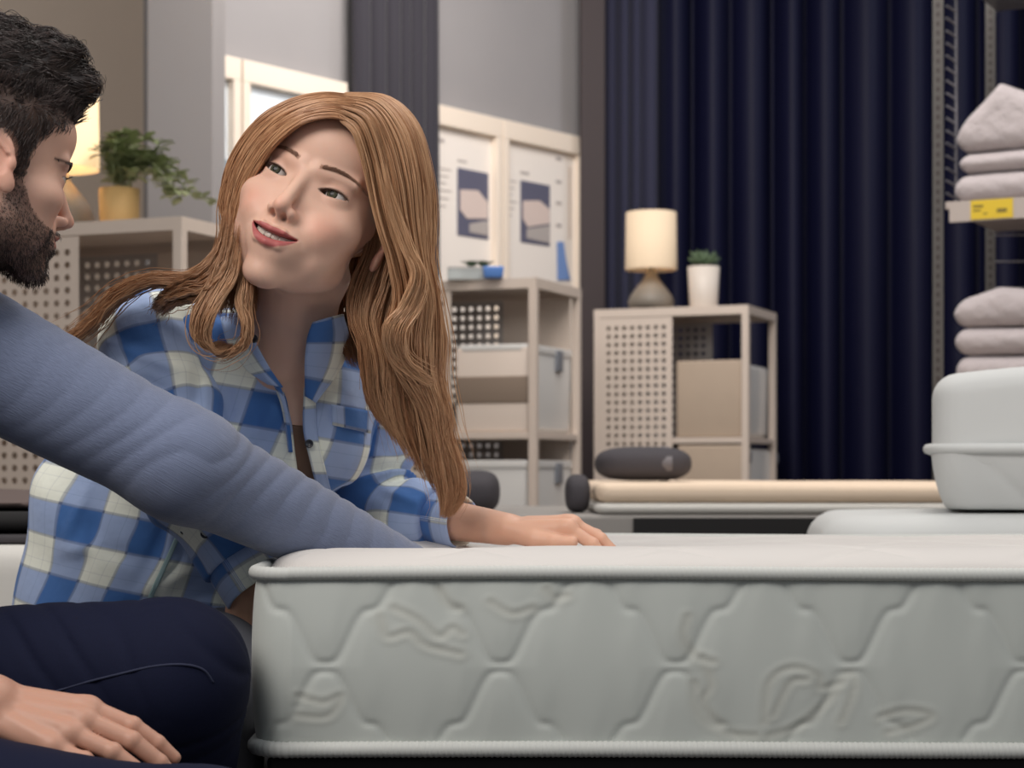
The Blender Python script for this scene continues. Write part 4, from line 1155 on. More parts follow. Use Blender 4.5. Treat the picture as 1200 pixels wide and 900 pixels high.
# plaid, heather knit and denim
def plaid_mat():
    m = bpy.data.materials.new('plaid_cotton'); m.use_nodes = True
    nt = m.node_tree; N = nt.nodes; L = nt.links; b = N['Principled BSDF']
    b.inputs['Roughness'].default_value = 0.85; b.inputs['Sheen Weight'].default_value = 0.15; b.inputs['Specular IOR Level'].default_value = 0.2
    def math_(op, a, v=None, c=None):
        n = N.new('ShaderNodeMath'); n.operation = op
        for i, x in enumerate((a, v, c)):
            if x is None: continue
            if isinstance(x, (int, float)): n.inputs[i].default_value = x
            else: L.new(x, n.inputs[i])
        return n.outputs[0]
    def band(attr, shift):
        a = N.new('ShaderNodeAttribute'); a.attribute_name = attr
        f = math_('FRACT', math_('ADD', math_('DIVIDE', a.outputs['Fac'], 0.084), shift))
        tri = math_('ABSOLUTE', math_('SUBTRACT', f, 0.5))           # 0..0.5
        blue = math_('SMOOTH_MIN', math_('MAXIMUM', math_('MULTIPLY', math_('SUBTRACT', 0.245, tri), 40.0), 0.0), 1.0, 0.1)
        l1 = math_('MULTIPLY', math_('SUBTRACT', 0.028, math_('ABSOLUTE', math_('SUBTRACT', tri, 0.245))), 60.0)
        l1 = math_('MINIMUM', math_('MAXIMUM', l1, 0.0), 1.0)
        l2 = math_('MINIMUM', math_('MAXIMUM', math_('MULTIPLY', math_('SUBTRACT', 0.012, math_('ABSOLUTE', math_('SUBTRACT', tri, 0.40))), 90.0), 0.0), 1.0)
        return blue, math_('MAXIMUM', l1, math_('MULTIPLY', l2, 0.30))
    bu, lu = band('pu', 0.0); bv, lv_ = band('pv', 0.0)
    s_ = math_('MULTIPLY', math_('ADD', bu, bv), 0.5)
    cr = N.new('ShaderNodeValToRGB'); e = cr.color_ramp.elements
    e[0].position = 0.0; e[0].color = lin((244, 248, 236)); e[1].position = 1.0; e[1].color = lin((72, 116, 180))
    k = cr.color_ramp.elements.new(0.5); k.color = lin((164, 184, 222))
    L.new(s_, cr.inputs[0])
    mx = N.new('ShaderNodeMix'); mx.data_type = 'RGBA'
    L.new(math_('MULTIPLY', math_('ADD', lu, lv_), 0.42), mx.inputs[0]); L.new(cr.outputs[0], mx.inputs[6]); mx.inputs[7].default_value = lin((24, 60, 116))
    tc = N.new('ShaderNodeTexCoord'); nz = N.new('ShaderNodeTexNoise'); nz.inputs['Scale'].default_value = 1200; L.new(tc.outputs['Object'], nz.inputs['Vector'])
    n2 = N.new('ShaderNodeTexNoise'); n2.inputs['Scale'].default_value = 38; L.new(tc.outputs['Object'], n2.inputs['Vector'])
    bp = N.new('ShaderNodeBump'); bp.inputs['Strength'].default_value = 0.35; bp.inputs['Distance'].default_value = 0.0006
    L.new(nz.outputs['Fac'], bp.inputs['Height'])
    bp2 = N.new('ShaderNodeBump'); bp2.inputs['Strength'].default_value = 0.5; bp2.inputs['Distance'].default_value = 0.004
    L.new(n2.outputs['Fac'], bp2.inputs['Height']); L.new(bp.outputs['Normal'], bp2.inputs['Normal'])
    L.new(bp2.outputs['Normal'], b.inputs['Normal'])
    L.new(mx.outputs[2], b.inputs['Base Color'])
    return m
M_PLAID = plaid_mat()

# ================================================================== the woman
WR = look_mat((-0.22, -0.96, 0.12), math.radians(25))
WG = dict(chiny=71, chx=9.5, w=0.97, jaw=37, chin=0, smile=True, brow=5.4, nose=-2, lid_up=3.9, lid_lo=3.1, mouth=25.5, curve=4.5, open=2.6, browz=16.0, liner=0.8, shadow=0.45, browk=0.8)
WS = 1.13                                   # head size
eye_mid = P(357, 213, 2.025)
WO = eye_mid - WR @ (np.array([0, 78.0, -1.0]) / 1000.0 * WS)
def w_local(p): return ((p - WO.astype(np.float32)) @ WR.astype(np.float32)) * (1000.0 / WS)
wv = lambda px, py, Y: P(px, py, Y)
W_pelvis = wv(185, 775, 2.32); W_waist = wv(215, 640, 2.32); W_chest = wv(290, 500, 2.30); W_neck = wv(332, 415, 2.21)
W_rsh = wv(178, 400, 2.20); W_lsh = wv(452, 428, 2.38)
W_relb = wv(218, 556, 2.13); W_rwr = wv(300, 682, 2.10)
W_lelb = wv(428, 594, 2.37); W_lwr = wv(594, 620, 2.25)
W_headb = WO + WR @ (np.array([0, -14, -62]) / 1000.0)
def w_body(p):
    d = ell(p @ np.eye(3, dtype=np.float32), W_pelvis, (0.165, 0.115, 0.11))
    d = smin(d, cap(p, W_pelvis, W_waist, 0.115, 0.098), 0.05)
    d = smin(d, cap(p, W_waist, W_chest, 0.098, 0.105), 0.05)
    d = smin(d, ell(p, W_chest + [0, 0, 0.02], (0.135, 0.10, 0.11)), 0.05)
    d = smin(d, chain(p, [W_rsh, W_neck + [0, 0.03, -0.048], W_lsh], [0.048, 0.052, 0.048]), 0.05)
    d = smin(d, cap(p, W_neck + [0, 0.02, -0.02], W_headb, 0.048, 0.048), 0.03)
    bust = np.minimum(ell(p, W_chest + [-0.055, -0.075, -0.01], (0.062, 0.055, 0.062)), ell(p, W_chest + [0.075, -0.06, -0.015], (0.062, 0.055, 0.062)))
    d = smin(d, bust, 0.03)
    for A, B, C in ((W_rsh, W_relb, W_rwr), (W_lsh, W_lelb, W_lwr)):
        d = smin(d, cap(p, A, B, 0.045, 0.034), 0.03); d = smin(d, cap(p, B, C, 0.033, 0.019), 0.012)
    # sternomastoid cords
    d = smin(d, cap(p, W_neck + [0.0, -0.040, -0.022], W_headb + WR @ np.array([-0.045, -0.01, 0.0]), 0.006, 0.009), 0.02)
    d = smin(d, cap(p, W_neck + [-0.012, -0.042, -0.022], W_headb + WR @ np.array([0.045, 0.0, 0.0]), 0.006, 0.009), 0.02)
    d = smin(d, cap(p, W_pelvis + [-0.08, -0.03, -0.02], W_pelvis + [-0.17, -0.23, -0.02], 0.085, 0.06), 0.03)
    d = smin(d, cap(p, W_pelvis + [0.08, -0.03, -0.02], W_pelvis + [0.10, -0.25, 0.01], 0.085, 0.06), 0.03)
    d = smin(d, cap(p, W_pelvis + [-0.17, -0.23, -0.02], W_pelvis + [-0.18, -0.17, -0.32], 0.055, 0.035), 0.02)
    d = smin(d, cap(p, W_pelvis + [0.10, -0.25, 0.01], W_pelvis + [0.10, -0.18, -0.32], 0.055, 0.035), 0.02)
    return d
# her left hand lies flat on the mattress
hy_ = wv(710, 611, 2.23) - W_lwr; hy_ = hy_ / np.linalg.norm(hy_); hz_ = np.array([0.08, -0.16, 0.98]); hx_ = np.cross(hy_, hz_); hx_ /= np.linalg.norm(hx_); hz_ = np.cross(hx_, hy_)
WHR = np.column_stack([hx_, hy_, hz_]); WHO = W_lwr + hy_ * 0.006
WHG = dict(side=1, curl=[(36, 18, 8), (33, 18, 8), (31, 18, 8), (28, 18, 10)], spread=[7, 2, -4, -11], len=0.97,
           thumb=[(15, 8, -5), (33, 34, -11), (42, 60, -14), (44, 84, -16)])
ry_ = np.array([0.05, 0.10, -0.99]); ry_ /= np.linalg.norm(ry_); rz_ = np.array([0.25, -0.95, 0.0]); rx_ = np.cross(ry_, rz_); rx_ /= np.linalg.norm(rx_); rz_ = np.cross(rx_, ry_)
WRR = np.column_stack([rx_, ry_, rz_]); W_rwr2 = W_rwr + np.array([-0.008, 0.0, -0.002])
WRG = dict(side=-1, curl=[(10, 16, 10)] * 4, spread=[3, 0, -2, -5], len=0.95, thumb=[(15, 8, -5), (30, 34, -14), (34, 60, -18), (32, 82, -20)])
HS = 0.90
def lh(p): return hand_field(place(p, WHO, WHR) / HS, WHG) * HS / 1000.0
def rh(p): return hand_field(place(p, W_rwr2, WRR) / HS, WRG) * HS / 1000.0
def w_all(p, hd=True, ha=True):
    d = w_body(p)
    if hd: d = smin(d, head_field(w_local(p), WG) * WS / 1000.0, 0.012)
    if ha: d = smin(smin(d, lh(p), 0.006), rh(p), 0.006)
    return d
def near(p, c, r): return np.linalg.norm(p - np.asarray(c), axis=1) < r
DET = 1.0
hc = WO + WR @ np.array([0, 0.005, -0.01])
def in_head(c, m=0.0):
    q = (c - WO) @ WR
    return (q[:, 2] > -0.138 + m) & near(c, hc, 0.2 - m)
WRIST_L = lambda c, m=0.0: ((c - W_lwr) @ hy_ > -0.03 + m) & near(c, W_lwr + hy_ * 0.08, 0.14)
WRIST_R = lambda c, m=0.0: ((c - W_rwr) @ ry_ > -0.02 + m) & near(c, W_rwr + ry_ * 0.08, 0.14)
Vb_, Fb_ = sdf_mesh(w_all, (-0.78, 1.85, 0.0), (0.15, 2.75, 0.86), 0.0045 * DET)
Vb_, Fb_ = crop_faces(Vb_, Fb_, lambda c: ~(in_head(c, 0.006) | WRIST_L(c, 0.006) | WRIST_R(c, 0.006)))
Vh_, Fh_ = sdf_mesh(lambda p: w_all(p, True, False), hc - 0.165, hc + 0.165, 0.0011 * DET)
Vh_, Fh_ = crop_faces(Vh_, Fh_, in_head)
a = W_lwr + hy_ * 0.08
Vl_, Fl_ = sdf_mesh(lambda p: w_all(p, False, True), a - 0.14, a + 0.14, 0.0014 * DET); Vl_, Fl_ = crop_faces(Vl_, Fl_, WRIST_L)
a = W_rwr + ry_ * 0.08
Vr_, Fr_ = sdf_mesh(lambda p: w_all(p, False, True), a - 0.14, a + 0.14, 0.0022 * DET); Vr_, Fr_ = crop_faces(Vr_, Fr_, WRIST_R)
WV, WF = join_np([(Vb_, Fb_), (Vh_, Fh_), (Vl_, Fl_), (Vr_, Fr_)])
SKW = np.array(lin((226, 184, 162))[:3])
wl = w_local(WV)
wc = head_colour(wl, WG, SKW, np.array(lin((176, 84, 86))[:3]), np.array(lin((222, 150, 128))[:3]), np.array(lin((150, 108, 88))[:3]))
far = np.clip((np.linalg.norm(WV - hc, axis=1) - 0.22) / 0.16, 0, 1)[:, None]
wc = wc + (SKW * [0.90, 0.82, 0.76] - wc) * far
# nails
woman = mesh_np('person', WV, WF, M_SKIN, cols=wc)
tag(woman, 'woman with long red-blond hair and blue plaid shirt leaning on the mattress', 'person')
gz = WR @ np.array([0.14, 0.98, 0.02])
WO_e = WO
for s_ in (1, -1): eyeball(woman, WR * WS, WO, s_, gz, (0.085, 0.085, 0.055))
teeth(woman, WR * WS, WO, WG)
M_LASH = mat('lash_dark', (40, 28, 24), rough=0.7)
lashes(woman, WR * WS, WO, WG, M_LASH)
def brows(parent, R, O, g, f_head, col, m, n=420, ln=6.0, name='eyebrows', thick=0.00022):
    rg = np.random.default_rng(5); out = []
    for side in (-1, 1):
        t_ = rg.uniform(0, 1, n); ax = 12.5 + 39 * t_; bz = g['browz'] + 6.5 * np.sin(t_ * 2.3) - 3.5 * t_ + rg.uniform(-1, 1, n) * g.get('browj', 1.9) * (1 - t_ * .6)
        y = np.full(n, 60.0)
        for yy in np.linspace(60, 100, 90):
            q = np.column_stack([side * ax, np.full(n, yy), bz]).astype(np.float32); ins = f_head(q) < 0; y[ins] = yy
        base = np.column_stack([side * ax, y - 0.3, bz])
        dirn = np.column_stack([side * np.full(n, 1.0), 0.15 - 0.5 * t_, 0.75 - 1.3 * t_]); dirn /= np.linalg.norm(dirn, axis=1)[:, None]
        k = 5; u = np.linspace(0, 1, k)[None, :, None]
        pts = base[:, None] + dirn[:, None] * u * ln * rg.uniform(.6, 1, n)[:, None, None] + np.array([0, 1.2, 0]) * np.sin(u * 2.6)
        out.append(pts)
    P0 = np.concatenate(out) / 1000.0; P0 = O + P0 @ R.T
    cc = np.array(lin(col)[:3]) * rg.uniform(.7, 1.2, len(P0))[:, None]
    return strands(name, P0, thick, m, parent, cc)
M_HAIRW = hair_mat('hair_red_blond', 0.42, 0.5)
brows(woman, WR * WS, WO, WG, lambda q: head_field(q, WG), (140, 104, 84), M_HAIRW, n=420, ln=5.0, thick=0.00015)

# ---- hair: sheets of strands between key curves
def sheet(keys, n, thick, npt=46, jit=0.0016, clump=0.5, wav=0.0, wl_=0.09, seed=0, fly=0.03, col=(0, 1), lenv=(0.86, 1.0), startv=0.03):
    """keys: list of curves, each a list of world points; strands interpolate across them with depth thickness"""
    rg = np.random.default_rng(seed)
    K = np.stack([catmull(k, npt) for k in keys])             # (m,npt,3)
    m = len(K); s_ = rg.uniform(0, 1, n) ** 1.0
    f = s_ * (m - 1); i = np.minimum(f.astype(int), m - 2); u = (f - i)[:, None, None]
    us = u * u * (3 - 2 * u) * 0.3 + u * 0.7
    C = K[i] * (1 - us) + K[i + 1] * us
    # local frame: tangent, side, depth normal
    T = np.gradient(C, axis=1); T /= np.linalg.norm(T, axis=2, keepdims=True) + 1e-9
    vd = C / np.linalg.norm(C, axis=2, keepdims=True)          # roughly outward from the viewer side
    S = np.cross(T, np.array([0, 1.0, 0])); S /= np.linalg.norm(S, axis=2, keepdims=True) + 1e-9
    D = np.cross(S, T)
    t_ = np.linspace(0, 1, npt)[None, :, None]
    dep = rg.uniform(-1, 1, n)[:, None, None]
    nk = max(6, n // 55); ck = (s_ * nk).astype(int); cd = rg.uniform(-1, 1, nk + 1)
    cdep = cd[ck][:, None, None]; cph = rg.uniform(0, 6.28, nk + 1)[ck][:, None, None]; cam_ = rg.uniform(0.4, 1, nk + 1)[ck][:, None, None]
    env = np.sin(np.pi * np.clip(t_ * 0.94 + 0.06, 0, 1)) ** 0.35
    C = C + D * (thick * (0.45 * dep + 0.55 * cdep) * env)
    cen = ((ck + 0.5) / nk - s_)[:, None, None]
    wdt = np.linalg.norm(K[-1] - K[0], axis=1)[None, :, None]
    C = C + S * cen * wdt * clump * t_ ** 1.2 * -0.8
    C = C + S * wav * cam_ * np.sin(2 * np.pi * t_ / wl_ + cph) * t_ ** 0.7 + D * wav * cam_ * np.cos(2 * np.pi * t_ / wl_ + cph) * t_ ** 0.7
    a1 = rg.uniform(0, 6.28, (n, 1, 1)); f1 = rg.uniform(1.5, 5, (n, 1, 1))
    C = C + (S * np.sin(a1 + f1 * 6.28 * t_) + D * np.cos(a1 * 1.7 + f1 * 5 * t_)) * jit * (0.4 + t_) * rg.uniform(0.3, 1.3, (n, 1, 1))
    fl = (rg.uniform(0, 1, (n, 1, 1)) < fly)
    C = C + fl * (S * rg.normal(0, 1, (n, 1, 1)) + D * rg.normal(0, 1, (n, 1, 1))) * 0.010 * t_ ** 1.5
    # varied length
    Lh = rg.uniform(*lenv, n)
    out = np.zeros_like(C); tt = np.linspace(0, 1, npt)
    St = rg.uniform(0, startv, n)[:, None]; pos = (St + tt[None] * (Lh[:, None] - St)) * (npt - 1); i0 = np.minimum(pos.astype(int), npt - 2); w_ = (pos - i0)[..., None]
    r_ = np.arange(n)[:, None]
    out = C[r_, i0] * (1 - w_) + C[r_, i0 + 1] * w_
    tone = 0.6 * rg.uniform(0, 1, nk + 1)[ck] + 0.4 * rg.uniform(0, 1, n)
    return out, tone
WH_D = np.array(lin((162, 114, 80))[:3]); WH_M = np.array(lin((190, 145, 108))[:3]); WH_L = np.array(lin((220, 176, 136))[:3])
allP = []; allC = []
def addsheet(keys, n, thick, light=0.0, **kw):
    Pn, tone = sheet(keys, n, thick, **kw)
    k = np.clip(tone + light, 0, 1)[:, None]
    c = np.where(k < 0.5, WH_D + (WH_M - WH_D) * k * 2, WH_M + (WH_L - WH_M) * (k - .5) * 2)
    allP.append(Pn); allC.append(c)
def pp(*a): return [P(*t_) for t_ in a]
# crown and left side sweep: from the parting over the temple to the camera left
top_out = pp((418, 112, 2.09), (378, 109, 2.075), (335, 119, 2.07), (296, 146, 2.075), (270, 186, 2.09), (259, 232, 2.105), (262, 275, 2.115), (246, 318, 2.13), (205, 345, 2.14))
top_mid = pp((417, 121, 2.03), (380, 119, 2.025), (342, 132, 2.03), (308, 158, 2.05), (283, 196, 2.065), (270, 240, 2.08), (268, 282, 2.085), (256, 325, 2.095), (236, 362, 2.10))
top_in = pp((414, 152, 2.012), (396, 139, 2.006), (360, 143, 2.008), (330, 164, 2.022), (305, 196, 2.045), (286, 235, 2.065), (277, 276, 2.08), (270, 320, 2.08), (258, 372, 2.085))
addsheet([top_out, top_mid, top_in], 4200, 0.006, light=0.0, seed=1, jit=0.0010, fly=0.01)
# the same side seen further back, filling behind the face
bk1 = pp((430, 118, 2.12), (360, 118, 2.11), (300, 150, 2.12), (268, 210, 2.14), (262, 270, 2.15), (258, 320, 2.15), (250, 372, 2.14))
bk2 = pp((430, 140, 2.14), (380, 150, 2.12), (330, 190, 2.12), (300, 250, 2.12), (296, 300, 2.12), (300, 340, 2.12), (296, 392, 2.11))
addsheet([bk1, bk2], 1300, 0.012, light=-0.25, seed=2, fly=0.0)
# left falls: sweep out over the shoulder to the far left tip
addsheet([pp((262, 245, 2.08), (252, 290, 2.08), (222, 318, 2.08), (178, 322, 2.09), (138, 338, 2.12), (104, 372, 2.14), (66, 402, 2.15)),
          pp((272, 250, 2.05), (262, 300, 2.05), (230, 332, 2.06), (180, 334, 2.07), (142, 352, 2.09), (110, 384, 2.12), (72, 412, 2.14))], 900, 0.012, light=0.05, seed=3, startv=0.25, fly=0.06, clump=0.8, wav=0.001, lenv=(0.8, 1.0))
addsheet([pp((262, 240, 2.06), (256, 285, 2.06), (236, 315, 2.05), (205, 330, 2.06), (190, 345, 2.09), (176, 362, 2.13)),
          pp((282, 262, 2.03), (274, 310, 2.03), (256, 345, 2.03), (228, 352, 2.04), (202, 358, 2.07), (190, 372, 2.12))], 800, 0.014, light=-0.05, seed=4, startv=0.3, fly=0.04, clump=0.7, wav=0.0015)
# front curl on her right breast
addsheet([pp((266, 262, 2.05), (256, 305, 2.04), (240, 340, 2.03), (226, 368, 2.02), (226, 392, 2.02), (240, 404, 2.03), (262, 400, 2.05)),
          pp((284, 285, 2.02), (278, 325, 2.02), (262, 352, 2.01), (250, 374, 2.01), (246, 396, 2.02), (254, 412, 2.03), (276, 404, 2.06))], 750, 0.010, light=0.06, seed=5, startv=0.3, clump=0.6, fly=0.03)
addsheet([pp((278, 290, 2.04), (280, 325, 2.03), (276, 352, 2.02), (283, 378, 2.02), (282, 400, 2.03), (262, 414, 2.04), (244, 408, 2.05)),
          pp((290, 315, 2.04), (296, 340, 2.03), (294, 362, 2.03), (296, 384, 2.03), (288, 406, 2.04), (264, 418, 2.05), (250, 412, 2.06))], 600, 0.008, light=0.0, seed=6, startv=0.3, clump=0.6, fly=0.03)
# crown and right side: from the parting over the ear down in long waves
r_in = pp((398, 142, 2.008), (414, 158, 2.004), (426, 195, 2.015), (434, 235, 2.03), (444, 272, 2.04), (456, 310, 2.055), (462, 350, 2.07), (452, 392, 2.085), (460, 430, 2.11), (486, 468, 2.14), (500, 505, 2.16), (506, 545, 2.18), (516, 585, 2.20), (516, 607, 2.21))
r_m1 = pp((400, 124, 2.025), (430, 138, 2.02), (446, 178, 2.03), (456, 222, 2.035), (466, 266, 2.045), (480, 310, 2.055), (488, 352, 2.07), (480, 396, 2.085), (484, 436, 2.11), (502, 474, 2.14), (512, 512, 2.16), (520, 548, 2.18), (526, 584, 2.20), (521, 608, 2.21))
r_m2 = pp((404, 111, 2.08), (446, 118, 2.06), (475, 152, 2.055), (489, 206, 2.06), (493, 260, 2.07), (499, 308, 2.08), (507, 352, 2.095), (506, 400, 2.11), (508, 440, 2.13), (518, 480, 2.15), (524, 516, 2.17), (534, 550, 2.19), (536, 580, 2.21), (526, 606, 2.22))
r_out = pp((404, 109, 2.10), (456, 114, 2.10), (490, 146, 2.10), (506, 202, 2.10), (511, 256, 2.11), (508, 306, 2.12), (515, 352, 2.13), (522, 400, 2.14), (520, 442, 2.16), (526, 484, 2.17), (532, 518, 2.19), (542, 552, 2.21), (544, 580, 2.22), (531, 604, 2.23))
addsheet([r_in, r_m1, r_m2, r_out], 6500, 0.012, light=0.02, seed=7, npt=64, jit=0.0013, fly=0.02, clump=0.55, wav=0.0018, wl_=0.33, lenv=(0.78, 1.0))
# lighter wavy strands over it
addsheet([pp((440, 190, 2.01), (452, 240, 2.02), (470, 290, 2.03), (482, 320, 2.035), (470, 356, 2.045), (450, 384, 2.05), (458, 420, 2.08), (492, 446, 2.10), (506, 452, 2.12)),
          pp((452, 190, 2.01), (466, 240, 2.02), (484, 290, 2.03), (498, 324, 2.04), (490, 360, 2.05), (474, 388, 2.05), (478, 418, 2.07), (500, 440, 2.10), (512, 446, 2.12))], 420, 0.006, light=0.22, seed=8, startv=0.35, clump=0.7, fly=0.05)
# inner mass behind the jaw down to the chest
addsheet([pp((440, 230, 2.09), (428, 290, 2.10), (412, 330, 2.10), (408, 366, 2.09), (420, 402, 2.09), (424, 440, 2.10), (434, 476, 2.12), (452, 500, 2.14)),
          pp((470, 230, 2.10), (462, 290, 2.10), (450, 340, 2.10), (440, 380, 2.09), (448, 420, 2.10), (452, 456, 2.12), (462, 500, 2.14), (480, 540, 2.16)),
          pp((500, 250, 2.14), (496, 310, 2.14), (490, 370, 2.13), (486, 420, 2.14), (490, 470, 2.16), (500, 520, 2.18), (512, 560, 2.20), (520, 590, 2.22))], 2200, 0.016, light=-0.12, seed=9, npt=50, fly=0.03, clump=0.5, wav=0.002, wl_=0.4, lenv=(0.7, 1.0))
# darker strands behind the neck: the shade there is put into their colour
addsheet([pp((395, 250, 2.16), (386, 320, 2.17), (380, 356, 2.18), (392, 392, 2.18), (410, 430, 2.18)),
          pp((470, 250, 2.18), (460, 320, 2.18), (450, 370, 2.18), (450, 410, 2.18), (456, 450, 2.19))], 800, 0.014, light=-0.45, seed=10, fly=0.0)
npm = max(a_.shape[1] for a_ in allP)
def resamp(Pn, n):
    k = Pn.shape[1]
    if k == n: return Pn
    pos = np.linspace(0, k - 1, n); i = np.minimum(pos.astype(int), k - 2); u = (pos - i)[None, :, None]
    return Pn[:, i] * (1 - u) + Pn[:, i + 1] * u
HP = np.concatenate([resamp(a_, npm) for a_ in allP]); HC = np.concatenate(allC)
hair = strands('hair', HP, RNG.uniform(0.0003, 0.00062, len(HP)), M_HAIRW, woman, HC)
# scalp cap under the strands
def capf(p):
    q = w_local(p)
    d = ell(q, (0, -6, 36), (71.5, 91, 77))
    face = np.maximum(-(q[:, 1] - (58 - 0.0 * q[:, 2])), q[:, 2] - 66)          # keep away from the brow and face
    return smax(d, -ell(q, (0, 92, -10), (66, 62, 84)), 6) * WS / 1000.0
Vc, Fc = sdf_mesh(capf, hc - 0.15, hc + 0.17, 0.003)
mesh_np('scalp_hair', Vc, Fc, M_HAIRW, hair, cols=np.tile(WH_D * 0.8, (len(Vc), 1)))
# ================================================================== the woman's clothes
def proj_seg(p, a, b):
    a = np.asarray(a); b = np.asarray(b); ab = b - a; L_ = np.linalg.norm(ab); ab = ab / L_
    t_ = np.clip((p - a) @ ab, 0, L_); return t_, p - a - t_[:, None] * ab, ab
def seg_uv(p, pts, r):
    """distance along a limb and arc length round it, for cloth patterns"""
    acc = 0.0; U = []; W = []; D = []
    ref = np.array([0.2, -0.75, 0.6])
    for i in range(len(pts) - 1):
        t_, rad, ax = proj_seg(p, pts[i], pts[i + 1]); D.append(np.linalg.norm(rad, axis=1))
        e1 = ref - ax * (ref @ ax); e1 /= np.linalg.norm(e1); e2 = np.cross(ax, e1)
        U.append(np.arctan2(rad @ e2, rad @ e1) * r); L_ = np.linalg.norm(np.asarray(pts[i + 1]) - np.asarray(pts[i]))
        W.append(acc + np.clip((p - np.asarray(pts[i])) @ ax, -1 if i == 0 else 0, 9 if i == len(pts) - 2 else L_)); acc += L_
    D = np.array(D); k = np.exp(-(D - D.min(0)) / 0.007); k /= k.sum(0)
    return (np.array(U) * k).sum(0), (np.array(W) * k).sum(0)
def wr(p, s, a, ph):      # soft cloth unevenness
    x, y, z = p[:, 0] * s, p[:, 1] * s, p[:, 2] * s
    return a * (np.sin(x + 1.7 * np.sin(y * .8 + ph) + ph) * np.sin(z * 1.1 + 1.3 * np.sin(x * .7 + 2 * ph)) + .5 * np.sin(2.1 * z + 1.9 * x + 3 * ph))
M_SEAM = mat('seam_pale_teal', (176, 206, 206), rough=0.85)
B_low = wv(118, 715, 2.36); B_mid = wv(132, 590, 2.34)
def folds(p, segs, Y):
    """ridges (+) and valleys (-) of cloth along segments given in photo points, measured across x and z"""
    out = np.zeros(len(p)); q = p[:, [0, 2]]
    for x0, y0, x1, y1, amp, sg in segs:
        a = P(x0, y0, Y)[[0, 2]]; b = P(x1, y1, Y)[[0, 2]]; ab = b - a; t_ = np.clip(((q - a) @ ab) / (ab @ ab), 0, 1)
        d = np.linalg.norm(q - a - t_[:, None] * ab, axis=1)
        out += amp * np.exp(-(d / sg) ** 2) * (0.35 + 0.65 * np.sin(np.pi * np.clip(t_, 0.02, 0.98)))
    return out * (p[:, 1] < Y + 0.12)
TF = [(236, 560, 168, 716, .005, .007), (222, 556, 154, 705, -.004, .008), (100, 560, 66, 640, .005, .009), (112, 590, 92, 690, -.005, .010), (60, 650, 110, 640, .006, .010), (110, 640, 180, 660, -.005, .010),
      (262, 430, 250, 520, .005, .008), (275, 440, 268, 530, -.004, .008), (300, 470, 240, 560, .005, .009), (405, 460, 380, 560, .005, .008), (420, 440, 440, 540, -.005, .010), (430, 500, 400, 590, .005, .008),
      (150, 700, 250, 660, .005, .009), (170, 715, 280, 690, -.004, .009), (330, 470, 300, 520, .004, .007), (250, 620, 190, 700, .004, .008)]
def shirt_torso(p, neck=True):
    d = cap(p, W_waist + [0, 0, 0.02], W_chest, 0.118, 0.118)
    d = smin(d, ell(p, W_chest + [0, 0, 0.02], (0.150, 0.112, 0.122)), 0.05)
    d = smin(d, chain(p, [W_rsh + [0.012, 0, 0], W_neck + [-0.03, 0.03, -0.045], W_neck + [0.03, 0.035, -0.048], W_lsh], [0.056, 0.060, 0.060, 0.056]), 0.04)
    d = smin(d, np.minimum(ell(p, W_chest + [-0.055, -0.078, -0.01], (0.073, 0.065, 0.073)), ell(p, W_chest + [0.075, -0.062, -0.015], (0.073, 0.065, 0.073))), 0.03)
    d = smin(d, cap(p, W_chest + [-0.06, 0.01, -0.05], B_mid, 0.09, 0.088), 0.05)
    d = smin(d, cap(p, B_mid, B_low, 0.088, 0.106), 0.05)
    d = smin(d, cap(p, W_waist, W_pelvis + [0, 0, 0.03], 0.12, 0.150), 0.05)
    # diagonal folds from the waist and from the bust
    s_ = (p[:, 0] * 0.75 + p[:, 2] * 1.0)
    d = d + wr(p, 24, 0.0034, 0.6) + 0.0042 * np.sin(s_ * 62 + 2.2 * np.sin(p[:, 0] * 14)) * np.clip((W_chest[2] - 0.02 - p[:, 2]) / 0.1, 0, 1) * np.clip(np.sin(p[:, 0] * 17 + 1.5) + .4, 0, 1)
    d = smax(d, W_pelvis[2] - 0.035 + 0.02 * np.sin(p[:, 0] * 14) - p[:, 2], 0.006)
    d = d - folds(p, TF, 2.2)
    if not neck: return d
    nb = W_neck + np.array([0, 0.02, 0.0])
    d = smax(d, -cap(p, nb + [0, 0, 0.03], W_headb + [0, 0, 0.05], 0.044, 0.07), 0.006)
    return d
# the open front: between two edges, cut through towards the viewer
YF = 2.12
EL = np.array([P(286, 378, YF), P(305, 415, YF), P(326, 452, YF), P(336, 500, YF), P(340, 545, YF), P(345, 620, YF)])
ER = np.array([P(372, 372, YF), P(358, 402, YF), P(355, 452, YF), P(354, 500, YF), P(364, 545, YF), P(374, 620, YF)])
def vcut(p):
    z = p[:, 2]
    xl_ = np.interp(z, EL[::-1, 2], EL[::-1, 0]); xr_ = np.interp(z, ER[::-1, 2], ER[::-1, 0])
    return np.maximum(np.maximum(xl_ - p[:, 0], p[:, 0] - xr_) * 0.85, p[:, 1] - (W_chest[1] + 0.0))
def shirt_all(p): return smax(shirt_torso(p), -vcut(p), 0.003)
V, F = sdf_mesh(shirt_all, (-0.80, 1.95, 0.28), (0.15, 2.62, 0.86), 0.0032)
ca_, sa_ = math.cos(0.17), math.sin(0.17)
def torso_uv(V):
    th = np.arctan2(V[:, 1] - (W_chest[1] + 0.02), V[:, 0] - W_chest[0] - (V[:, 2] - W_chest[2]) * 0.35)
    u = (th + math.pi / 2) * 0.135; v = V[:, 2] * ca_ + V[:, 0] * sa_
    return u + V[:, 2] * 0.0, v
u, v = torso_uv(V)
shirt = mesh_np('shirt', V, F, M_PLAID, woman, attrs={'pu': u + 0.012, 'pv': v + 0.02})
